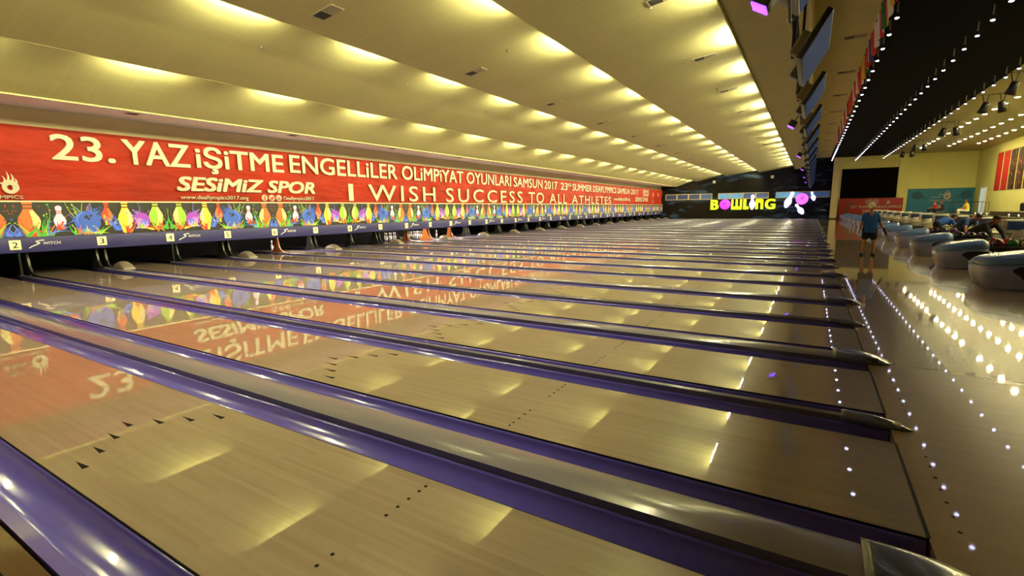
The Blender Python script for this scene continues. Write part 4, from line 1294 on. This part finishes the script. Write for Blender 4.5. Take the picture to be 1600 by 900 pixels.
# ------------------------------------------------------------------ scoring consoles and tub chairs
M_cons = mat('console_white', (176, 174, 160), 0.35, 0.0, 0.4)
M_scrd = mat('console_screen', (30, 40, 56), 0.1, 0.0, 0.8, emit=(40, 60, 86), estr=0.12)
cshell = MB().rbox((-0.31, -0.05, 0.72), (0.31, 0.16, 1.08), 0.05).rbox((-0.22, 0.12, 0.76), (0.22, 0.3, 1.02), 0.06).mesh('monitor', M_cons)
cscr = MB().rbox((-0.245, -0.062, 0.765), (0.245, -0.048, 1.02), 0.008).mesh('screen', M_scrd)
ctop = MB().lathe([(0.05, 0.66), (0.5, 0.665), (0.52, 0.69), (0.5, 0.71), (0.05, 0.72)], 24, (0, 0.05, 0), 0, 'z', (0.72, 0.5)).mesh('table_top', M_cons)
cped = MB().lathe([(0.26, 0.06), (0.24, 0.09), (0.09, 0.15), (0.08, 0.5), (0.14, 0.67)], 18, (0, 0.1, 0)).mesh('pedestal', M_cons)
cpost = MB().tube([(0, 0, 0), (0, 0, 0.92)], 0.03, 8).lathe([(0.1, 0), (0.1, 0.02)], 12).mesh('post', M_blk)
# tub chair: white shell with dark seat
sh = []
for i in range(9):
    t = i / 8
    z = 0.28 + 0.5 * t
    ring = []
    for j in range(25):
        a = RAD(-200 + 220 * j / 24)
        r = 0.16 + 0.14 * math.sin(math.pi * min(1, 0.12 + t * 0.75))
        drop = 0.0
        ring.append((r * math.cos(a), r * math.sin(a) * 1.0, z - (0.16 * t if abs(j - 12) > 9 else 0.0) - 0.10 * t * (abs(j - 12) / 12) ** 2))
    sh.append(ring)
shell_mb = MB()
inner = [[(x * 0.9, y * 0.9, z) for x, y, z in r] for r in sh]
for i in range(8):
    for j in range(24):
        for R_, fl in ((sh, False), (inner, True)):
            q = [R_[i][j], R_[i][j + 1], R_[i + 1][j + 1], R_[i + 1][j]]
            shell_mb.add(q if not fl else q[::-1], [(0, 1, 2, 3)], 0, True)
for j in range(24):
    shell_mb.add([sh[8][j], sh[8][j + 1], inner[8][j + 1], inner[8][j]], [(0, 1, 2, 3)], 0, True)
for i in range(8):
    for j in (0, 24):
        shell_mb.add([sh[i][j], sh[i + 1][j], inner[i + 1][j], inner[i][j]], [(0, 1, 2, 3)], 0, True)
bmx = bmesh.new()
me_tmp = shell_mb.mesh('shell', M_cons)
bmx.from_mesh(me_tmp); bmesh.ops.remove_doubles(bmx, verts=bmx.verts[:], dist=0.0005); bmx.to_mesh(me_tmp); bmx.free()
chair_sh = me_tmp
chair_seat = MB().lathe([(0.005, 0.42), (0.2, 0.425), (0.235, 0.40), (0.22, 0.3), (0.005, 0.28)], 20).mesh('seat_cushion', M_blk)
chair_base = MB().lathe([(0.24, 0.0), (0.23, 0.02), (0.05, 0.05), (0.035, 0.29)], 18).mesh('pedestal', M_chrome)
cons0 = ch0 = po0 = None
for k in range(12):
    y = 17.75 + PITCHY * k
    lb = 'white scoring console with dark monitor, %s in the row from the camera' % nth(k + 1)
    lc = 'white tub chair in front of the %s scoring console' % nth(k + 1)
    lp = 'thin black post standing beside the %s scoring console' % nth(k + 1)
    if cons0 is None:
        cons0 = thing('scoring_console', lb, 'console', (4.74, y, -0.06), RAD(8), 'white scoring consoles')
        for nm, me in (('monitor', cshell), ('screen', cscr), ('table_top', ctop), ('pedestal', cped)): place(nm, me, cons0)
        ch0 = thing('tub_chair', lc, 'chair', (4.6, y - 1.25, 0), RAD(0), 'white tub chairs at the consoles')
        for nm, me in (('shell', chair_sh), ('seat_cushion', chair_seat), ('pedestal', chair_base)): place(nm, me, ch0)
        po0 = tag(place('floor_post', cpost, None, (4.86, y - 1.0, 0)), lp, 'post', 'thin black posts beside the consoles')
    else:
        clone(cons0, (4.74, y, -0.06), lb); clone(ch0, (4.6, y - 1.25, 0), lc)
        p = po0.copy(); COL.objects.link(p); p.location = (4.86, y - 1.0, 0); p['label'] = lp
clone(ch0, (4.25, 14.7, 0), 'white tub chair beside the rack of the third ball return', None, RAD(30))

# ------------------------------------------------------------------ people: bodies grown as one surface
M_skin = mat('skin', (176, 118, 84), 0.5)
M_skin2 = mat('skin_tan', (160, 104, 74), 0.5)
M_shirt = mat('shirt_blue', (24, 84, 176), 0.8, noise=0.05)
M_short = mat('shorts_black', (16, 16, 18), 0.85)
M_hair = mat('hair_dark', (24, 18, 15), 0.7)
M_shoe = mat('shoe_black', (12, 12, 13), 0.7, spec=0.2)
M_capw = mat('cap_white', (232, 226, 206), 0.8)
M_yel = mat('shirt_yellow', (226, 214, 60), 0.8)
M_dk = mat('clothes_dark', (24, 22, 24), 0.85)
M_rd = mat('clothes_red', (170, 36, 30), 0.8)
M_eye = mat('eye_dark', (20, 14, 12), 0.3)
DG = bpy.context.evaluated_depsgraph_get


def cone(bm, p0, r0, p1, r1, n=10):
    p0, p1 = Vector(p0), Vector(p1)
    d = p1 - p0
    if d.length < 1e-5: d = Vector((0, 0, 1e-4))
    z = d.normalized(); x = z.cross(Vector((0, 0, 1)) if abs(z.z) < 0.9 else Vector((1, 0, 0))).normalized(); y = z.cross(x)
    rings = []
    for i in range(5):
        t = -math.pi / 2 + (math.pi / 2) * i / 4
        rings.append((p0 + z * r0 * math.sin(t), max(1e-4, r0 * math.cos(t))))
    for i in range(5):
        t = (math.pi / 2) * i / 4
        rings.append((p1 + z * r1 * math.sin(t), max(1e-4, r1 * math.cos(t))))
    vs = [[bm.verts.new(c + (x * math.cos(2 * math.pi * j / n) + y * math.sin(2 * math.pi * j / n)) * r) for j in range(n)] for c, r in rings]
    for i in range(len(vs) - 1):
        for j in range(n):
            bm.faces.new((vs[i][j], vs[i][(j + 1) % n], vs[i + 1][(j + 1) % n], vs[i + 1][j]))
    bm.faces.new(vs[0][::-1]); bm.faces.new(vs[-1])


def grow(name, segs, m, parent, voxel=0.012, smooth=4, cut=None):
    """one continuous surface from tapered segments; cut = (point, normal) trims what lies behind the plane"""
    bm = bmesh.new()
    for s in segs: cone(bm, *s)
    me = bpy.data.meshes.new(name); bm.to_mesh(me); bm.free()
    o = bpy.data.objects.new(name, me); COL.objects.link(o)
    md = o.modifiers.new('r', 'REMESH'); md.mode = 'VOXEL'; md.voxel_size = voxel; md.use_smooth_shade = True
    if smooth:
        ms = o.modifiers.new('s', 'SMOOTH'); ms.factor = 0.5; ms.iterations = smooth
    me2 = bpy.data.meshes.new_from_object(o.evaluated_get(DG()))
    bpy.data.objects.remove(o)
    me2.name = name
    if cut:
        bmc = bmesh.new(); bmc.from_mesh(me2)
        r = bmesh.ops.bisect_plane(bmc, geom=bmc.verts[:] + bmc.edges[:] + bmc.faces[:], plane_co=cut[0], plane_no=cut[1], clear_inner=True)
        ed = [e for e in r['geom_cut'] if isinstance(e, bmesh.types.BMEdge)]
        if ed: bmesh.ops.holes_fill(bmc, edges=ed, sides=0)
        bmc.to_mesh(me2); bmc.free()
    me2.materials.clear(); me2.materials.append(m)
    for p in me2.polygons: p.use_smooth = True
    return place(name, me2, parent)


V = lambda *a: Vector(a)


def hand(wrist, aim, side, r=0.9, curl=0.5):
    """palm, four bent fingers of unequal length and a thumb leaving the palm's side. aim: direction of the fingers; side: towards the thumb"""
    aim = Vector(aim).normalized(); side = Vector(side); side = (side - aim * side.dot(aim)).normalized(); nrm = aim.cross(side).normalized()
    w = Vector(wrist); segs = []
    palm0 = w + aim * 0.015 * r
    for f, off in enumerate((0.030, 0.011, -0.009, -0.028)):
        k = palm0 + aim * (0.078 - 0.006 * abs(f - 1)) * r + side * off * r
        segs.append((w + side * off * 0.5 * r, 0.017 * r, k, 0.0125 * r))
        ln = (0.036, 0.041, 0.038, 0.029)[f] * r
        a1 = (aim + nrm * curl * 0.5).normalized(); a2 = (aim + nrm * curl * 1.2).normalized()
        m = k + a1 * ln
        segs.append((k, 0.0098 * r, m, 0.0088 * r)); segs.append((m, 0.0088 * r, m + a2 * ln * 0.85, 0.0072 * r))
    b0 = palm0 + side * 0.022 * r + aim * 0.012 * r
    t1 = b0 + (side * 0.8 + aim * 0.7 + nrm * 0.3).normalized() * 0.042 * r
    segs.append((b0, 0.0135 * r, t1, 0.0105 * r)); segs.append((t1, 0.0105 * r, t1 + (aim + side * 0.25 + nrm * 0.3).normalized() * 0.032 * r, 0.008 * r))
    return segs


def head_segs(c, face, up, s=1.0):
    """skull, jaw, nose, ears; c is the middle of the skull"""
    c = Vector(c); f = Vector(face).normalized(); u = Vector(up).normalized(); u = (u - f * u.dot(f)).normalized(); l = u.cross(f)
    S_ = lambda a, b, d: c + f * a * s + l * b * s + u * d * s
    return [(S_(-0.012, 0, 0.025), 0.085 * s, S_(0.012, 0, 0.02), 0.08 * s), (S_(0.02, 0, -0.03), 0.066 * s, S_(0.045, 0, -0.085), 0.036 * s),
            (S_(0.085, 0, -0.005), 0.010 * s, S_(0.102, 0, -0.035), 0.013 * s), (S_(0.078, -0.018, -0.068), 0.008 * s, S_(0.078, 0.018, -0.068), 0.008 * s),
            (S_(-0.005, 0.082, -0.005), 0.014 * s, S_(-0.01, 0.085, -0.035), 0.010 * s), (S_(-0.005, -0.082, -0.005), 0.014 * s, S_(-0.01, -0.085, -0.035), 0.010 * s),
            (S_(0.074, -0.04, 0.025), 0.011 * s, S_(0.08, 0.04, 0.025), 0.011 * s)], S_


def person(label, J, cols, head, group=None, hands=True, hair=True, cap=False, bag=None, thumbs=None, sleeves=0.55, legs='bare'):
    """J: joints in world metres. pel, che, nek, sl/sr, el/er, wl/wr, hl/hr, kl/kr, al/ar, tl/tr"""
    dd = Vector(J.pop('_d', (0, 0, 0)))
    P = {k: Vector(v) + dd for k, v in J.items()}
    head = dict(head, c=Vector(head['c']) + dd)
    root = thing('person', label, 'person', (P['pel'].x, P['pel'].y, 0), 0, group)
    o = Vector((P['pel'].x, P['pel'].y, 0))
    P = {k: v - o for k, v in P.items()}
    hc = Vector(head['c']) - o
    hs, S_ = head_segs(hc, head['face'], head.get('up', (0, 0, 1)), head.get('s', 1.0))
    k = head.get('k', 0.93)
    segs = list(hs)
    nb = S_(-0.015, 0, -0.06)
    segs += [(P['nek'], 0.058 * k, nb, 0.05 * k)]
    segs += [(P['pel'], 0.125 * k, P['che'], 0.13 * k), (P['che'], 0.13 * k, P['nek'], 0.07 * k)]
    segs += [(P['che'], 0.11 * k, (P['sl'] + P['che']) / 2, 0.1 * k), (P['che'], 0.11 * k, (P['sr'] + P['che']) / 2, 0.1 * k), (P['sl'], 0.062 * k, P['nek'], 0.05 * k), (P['sr'], 0.062 * k, P['nek'], 0.05 * k)]
    for q in 'lr':
        segs += [(P['s' + q], 0.058 * k, P['e' + q], 0.043 * k), (P['e' + q], 0.041 * k, P['w' + q], 0.027 * k)]
        segs += [(P['h' + q], 0.088 * k, P['k' + q], 0.056 * k), (P['k' + q], 0.054 * k, (P['k' + q] * 0.65 + P['a' + q] * 0.35), 0.056 * k), ((P['k' + q] * 0.65 + P['a' + q] * 0.35), 0.056 * k, P['a' + q], 0.036 * k), (P['a' + q], 0.04 * k, P['t' + q], 0.032 * k)]
        segs += [(P['pel'], 0.11 * k, P['h' + q], 0.095 * k)]
        if hands:
            d = (P['w' + q] - P['e' + q]).normalized()
            th = Vector((thumbs or {}).get(q, (0, -1, 0.1)))
            segs += hand(P['w' + q], d, th, 0.98, 0.5)
    body = grow('body', segs, cols['skin'], root, 0.0085, 3)
    g = 0.014
    shirt = [(P['pel'] - (P['che'] - P['pel']) * head.get('long', 0.0), 0.132 * k + g, P['che'], 0.135 * k + g), (P['che'], 0.135 * k + g, P['che'] * 0.35 + P['nek'] * 0.65, 0.072 * k + g), (P['che'], 0.112 * k + g, (P['sl'] + P['che']) / 2, 0.103 * k + g), (P['che'], 0.112 * k + g, (P['sr'] + P['che']) / 2, 0.103 * k + g), (P['sl'], 0.064 * k + g, P['nek'], 0.036 * k + g), (P['sr'], 0.064 * k + g, P['nek'], 0.036 * k + g)]
    for q in 'lr':
        hq = P['pel'] * 0.35 + P['h' + q] * 0.65
        shirt += [(hq - (P['che'] - P['pel']) * head.get('long', 0.0) * 0.9, 0.118 * k + g, (P['s' + q] * 0.4 + P['che'] * 0.6), 0.11 * k + g)]
        m = P['s' + q] + (P['e' + q] - P['s' + q]) * sleeves
        shirt += [(P['s' + q], 0.062 * k + g, m, 0.056 * k + g)]
        if sleeves >= 1: shirt += [(P['e' + q], 0.048 * k + g, P['w' + q], 0.034 * k + g * 0.6)]
    ax = (P['che'] - P['pel']).normalized()
    grow('shirt', shirt, cols['shirt'], root, 0.011, 4, (P['pel'] - ax * head.get('hem', 0.0), ax) if sleeves < 1 else None)
    pants = [(P['pel'], 0.128 * k + g, P['pel'] + (P['che'] - P['pel']) * 0.1, 0.128 * k + g)]
    for q in 'lr':
        e = 0.62 if legs == 'bare' else 1.0
        m = P['h' + q] + (P['k' + q] - P['h' + q]) * e
        pants += [(P['pel'], 0.113 * k + g, P['h' + q], 0.098 * k + g), (P['h' + q], 0.092 * k + g, m, (0.088 if legs == 'bare' else 0.06) * k + g)]
        if legs != 'bare': pants += [(P['k' + q], 0.06 * k + g, P['a' + q], 0.045 * k + g)]
    grow('shorts' if legs == 'bare' else 'trousers', pants, cols['pants'], root, 0.011, 4)
    for q in 'lr':
        d = (P['t' + q] - P['a' + q]); d.z = 0; d = d.normalized(); a = P['a' + q]
        tq = P['t' + q]; base = Vector((a.x, a.y, tq.z + 0.012)); tip = Vector((tq.x, tq.y, tq.z + 0.008))
        grow('shoe', [(base - d * 0.045, 0.047, tip - d * 0.03, 0.046), (tip - d * 0.03, 0.046, tip + d * 0.025, 0.042), (base - d * 0.01, 0.05, a + V(0, 0, 0.005), 0.047)], cols['shoe'], root, 0.009, 1, (Vector((0, 0, tq.z - 0.034)), Vector((0, 0, 1))))
    if hair:
        s = head.get('s', 1.0)
        grow('hair', [(S_(-0.03, 0, 0.035), 0.088 * s, S_(0.0, 0, 0.045), 0.084 * s), (S_(-0.05, 0, -0.02), 0.066 * s, S_(-0.03, 0, 0.03), 0.085 * s)], cols.get('hair', M_hair), root, 0.009, 2)
    if cap:
        grow('cap', [(S_(-0.02, 0, 0.05), 0.092, S_(0.0, 0, 0.055), 0.088), (S_(0.06, -0.03, 0.045), 0.018, S_(0.15, -0.02, 0.03), 0.01), (S_(0.06, 0.03, 0.045), 0.018, S_(0.15, 0.02, 0.03), 0.01), (S_(0.06, 0.0, 0.047), 0.018, S_(0.158, 0.0, 0.032), 0.01)], M_capw, root, 0.008, 2)
    e = MB()
    for sd in (-0.034, 0.034):
        p = S_(0.079, sd, 0.004)
        e.ball(tuple(p), 0.0105, 0, 8)
    e.build('eyes', M_eye, root)
    return root, P, S_, o


BLUE = dict(skin=M_skin2, shirt=M_shirt, pants=M_short, shoe=M_shoe)
mx, my = 0.955, 15.2
pr, P, S_, o = person('person in blue t-shirt, black shorts and white cap standing on the approach', dict(
    pel=(mx, my, 0.80), che=(mx + 0.005, my, 1.07), nek=(mx + 0.005, my - 0.01, 1.26), sl=(mx - 0.135, my, 1.19), sr=(mx + 0.145, my, 1.19), el=(mx - 0.2, my - 0.02, 0.96), er=(mx + 0.25, my + 0.01, 0.95),
    wl=(mx - 0.25, my - 0.11, 0.775), wr=(mx + 0.35, my - 0.05, 0.76), hl=(mx - 0.085, my, 0.78), hr=(mx + 0.09, my, 0.78), kl=(mx - 0.10, my - 0.02, 0.42), kr=(mx + 0.115, my - 0.03, 0.42),
    al=(mx - 0.105, my + 0.04, 0.075), ar=(mx + 0.13, my + 0.01, 0.075), tl=(mx - 0.15, my - 0.11, 0.035), tr=(mx + 0.14, my - 0.15, 0.035)),
    BLUE, dict(c=(mx - 0.005, my - 0.03, 1.425), face=(-0.3, -1, -0.42), k=0.94, long=0.45, hem=0.11), cap=True, thumbs={'l': (0.5, -1, 0), 'r': (-0.6, -1, 0)})
# black bowling glove on one hand
dw = (P['wr'] - P['er']).normalized()
grow('bowling_glove', [(s[0], s[1] + 0.007, s[2], s[3] + 0.006) for s in hand(P['wr'] + dw * 0.0, dw, (-0.6, -1, 0), 1.0, 0.5)] + [(P['wr'] - dw * 0.05, 0.036, P['wr'] + dw * 0.03, 0.036)], M_shoe, pr, 0.008, 2)

person('person in blue t-shirt bending forward among the consoles, back turned', dict(_d=(-0.08, 0.9, 0),
    pel=(3.95, 22.6, 0.70), che=(4.22, 22.75, 0.83), nek=(4.42, 22.85, 0.87), sl=(4.32, 23.0, 0.84), sr=(4.40, 22.62, 0.82), el=(4.50, 23.05, 0.58), er=(4.58, 22.6, 0.56),
    wl=(4.62, 22.98, 0.38), wr=(4.68, 22.62, 0.36), hl=(3.93, 22.7, 0.69), hr=(3.97, 22.5, 0.69), kl=(4.03, 22.78, 0.37), kr=(4.07, 22.46, 0.37),
    al=(3.93, 22.78, 0.07), ar=(3.98, 22.44, 0.07), tl=(4.10, 22.82, 0.035), tr=(4.15, 22.46, 0.035)),
    BLUE, dict(c=(4.52, 22.9, 0.955), face=(0.8, 0.2, -0.6), up=(0.6, 0.1, 0.8), k=0.98), thumbs={'l': (0, -1, 0), 'r': (0, 1, 0)})
person('person in dark blue t-shirt leaning down beside the second console, arms hanging', dict(_d=(0.02, 0.35, 0),
    pel=(3.98, 20.2, 0.66), che=(4.10, 19.98, 0.86), nek=(4.22, 19.8, 0.97), sl=(4.05, 19.7, 0.90), sr=(4.34, 19.95, 0.90), el=(3.98, 19.45, 0.66), er=(4.30, 19.6, 0.66),
    wl=(4.0, 19.3, 0.44), wr=(4.18, 19.32, 0.44), hl=(3.88, 20.18, 0.65), hr=(4.08, 20.28, 0.65), kl=(3.84, 20.0, 0.36), kr=(4.12, 20.12, 0.36),
    al=(3.86, 20.2, 0.07), ar=(4.12, 20.3, 0.07), tl=(3.84, 20.02, 0.035), tr=(4.12, 20.1, 0.035)),
    dict(skin=M_skin2, shirt=mat('shirt_dark_blue', (20, 62, 120), 0.8), pants=M_short, shoe=M_shoe), dict(c=(4.34, 19.68, 1.03), face=(0.15, -0.8, -0.6), up=(0.2, -0.4, 0.8), k=0.98), thumbs={'l': (1, 0, 0), 'r': (-1, 0, 0)})
DARK = dict(skin=M_skin2, shirt=M_dk, pants=M_dk, shoe=M_shoe)
person('person in dark clothes bending down beside the first scoring console', dict(_d=(-0.15, 0.35, 0),
    pel=(4.02, 17.6, 0.62), che=(4.16, 17.35, 0.80), nek=(4.27, 17.2, 0.92), sl=(4.12, 17.08, 0.86), sr=(4.40, 17.28, 0.86), el=(4.18, 16.85, 0.62), er=(4.50, 17.0, 0.64),
    wl=(4.26, 16.72, 0.42), wr=(4.52, 16.8, 0.44), hl=(3.92, 17.56, 0.61), hr=(4.12, 17.68, 0.61), kl=(3.86, 17.36, 0.36), kr=(4.14, 17.5, 0.36),
    al=(3.88, 17.6, 0.07), ar=(4.16, 17.72, 0.07), tl=(3.86, 17.4, 0.035), tr=(4.16, 17.52, 0.035)),
    DARK, dict(c=(4.36, 17.1, 1.02), face=(0.5, -0.7, -0.6), up=(0.2, -0.4, 0.8), k=0.98), sleeves=1.0, legs='long', thumbs={'l': (1, 0, 0), 'r': (-1, 0, 0)})


def seated(label, x, y, z, cols, face=(-0.5, -0.8, -0.1), turn=0.0, **kw):
    """sitting figure; z is the seat height"""
    c, s = math.cos(turn), math.sin(turn)
    R_ = lambda a, b, h: (x + a * c - b * s, y + a * s + b * c, z + h)
    return person(label, dict(pel=R_(0, 0, 0.13), che=R_(-0.04, 0, 0.38), nek=R_(-0.06, 0, 0.56), sl=R_(-0.05, -0.17, 0.50), sr=R_(-0.05, 0.17, 0.50), el=R_(-0.14, -0.22, 0.28), er=R_(-0.14, 0.22, 0.28), wl=R_(-0.34, -0.12, 0.22), wr=R_(-0.34, 0.12, 0.22),
                  hl=R_(-0.02, -0.09, 0.10), hr=R_(-0.02, 0.09, 0.10), kl=R_(-0.42, -0.12, 0.12), kr=R_(-0.42, 0.12, 0.12), al=R_(-0.42, -0.12, -0.26), ar=R_(-0.42, 0.12, -0.26), tl=R_(-0.56, -0.12, -0.31), tr=R_(-0.56, 0.12, -0.31)),
                  cols, dict(c=R_(-0.08, 0, 0.73), face=face, k=0.98), thumbs={'l': (0, 1, 0.3), 'r': (0, -1, 0.3)}, **kw)


stool_s = MB().rbox((-0.22, -0.22, 0.28), (0.22, 0.22, 0.34), 0.03).mesh('seat', M_blk)
stool_l = MB().tube([(0, 0, 0), (0, 0, 0.29)], 0.018, 6).mesh('leg', M_blk)
for i, (lb, x, y, cols, kw) in enumerate((
        ('seated spectator in dark red clothes, in front of the teal banner, beside one in black', 8.2, 50.4, dict(skin=M_skin2, shirt=M_rd, pants=M_dk, shoe=M_shoe), {}),
        ('seated spectator in black with pale badge, in front of the teal banner', 8.2, 47.9, DARK, {}),
        ('seated spectator in a yellow shirt behind the platform rail', 8.1, 40.2, dict(skin=M_skin2, shirt=M_yel, pants=M_capw, shoe=M_shoe), {}))):
    ch = thing('stool', 'low black stool under the %s spectator' % ('dark red', 'black clad', 'yellow shirted')[i], 'stool', (x, y, 0.6))
    place('seat', stool_s, ch)
    for sx in (-0.17, 0.17):
        for sy in (-0.17, 0.17): place('leg', stool_l, ch, (sx, sy, 0))
    q, P, S_, o = seated(lb, x, y, 0.95, cols, (-0.6, -0.8, -0.1), legs='long', **kw)
    if i == 1: MB().rbox((-0.22, -0.05, 1.31), (-0.19, 0.05, 1.41), 0.005).build('badge', M_white, q)
seated('seated spectator in black and red clothes leaning on the dark bench', 9.95, 37.0 - 1.2, 1.3, dict(skin=M_skin2, shirt=M_rd, pants=M_dk, shoe=M_shoe), (-0.8, -0.5, -0.2), legs='long')
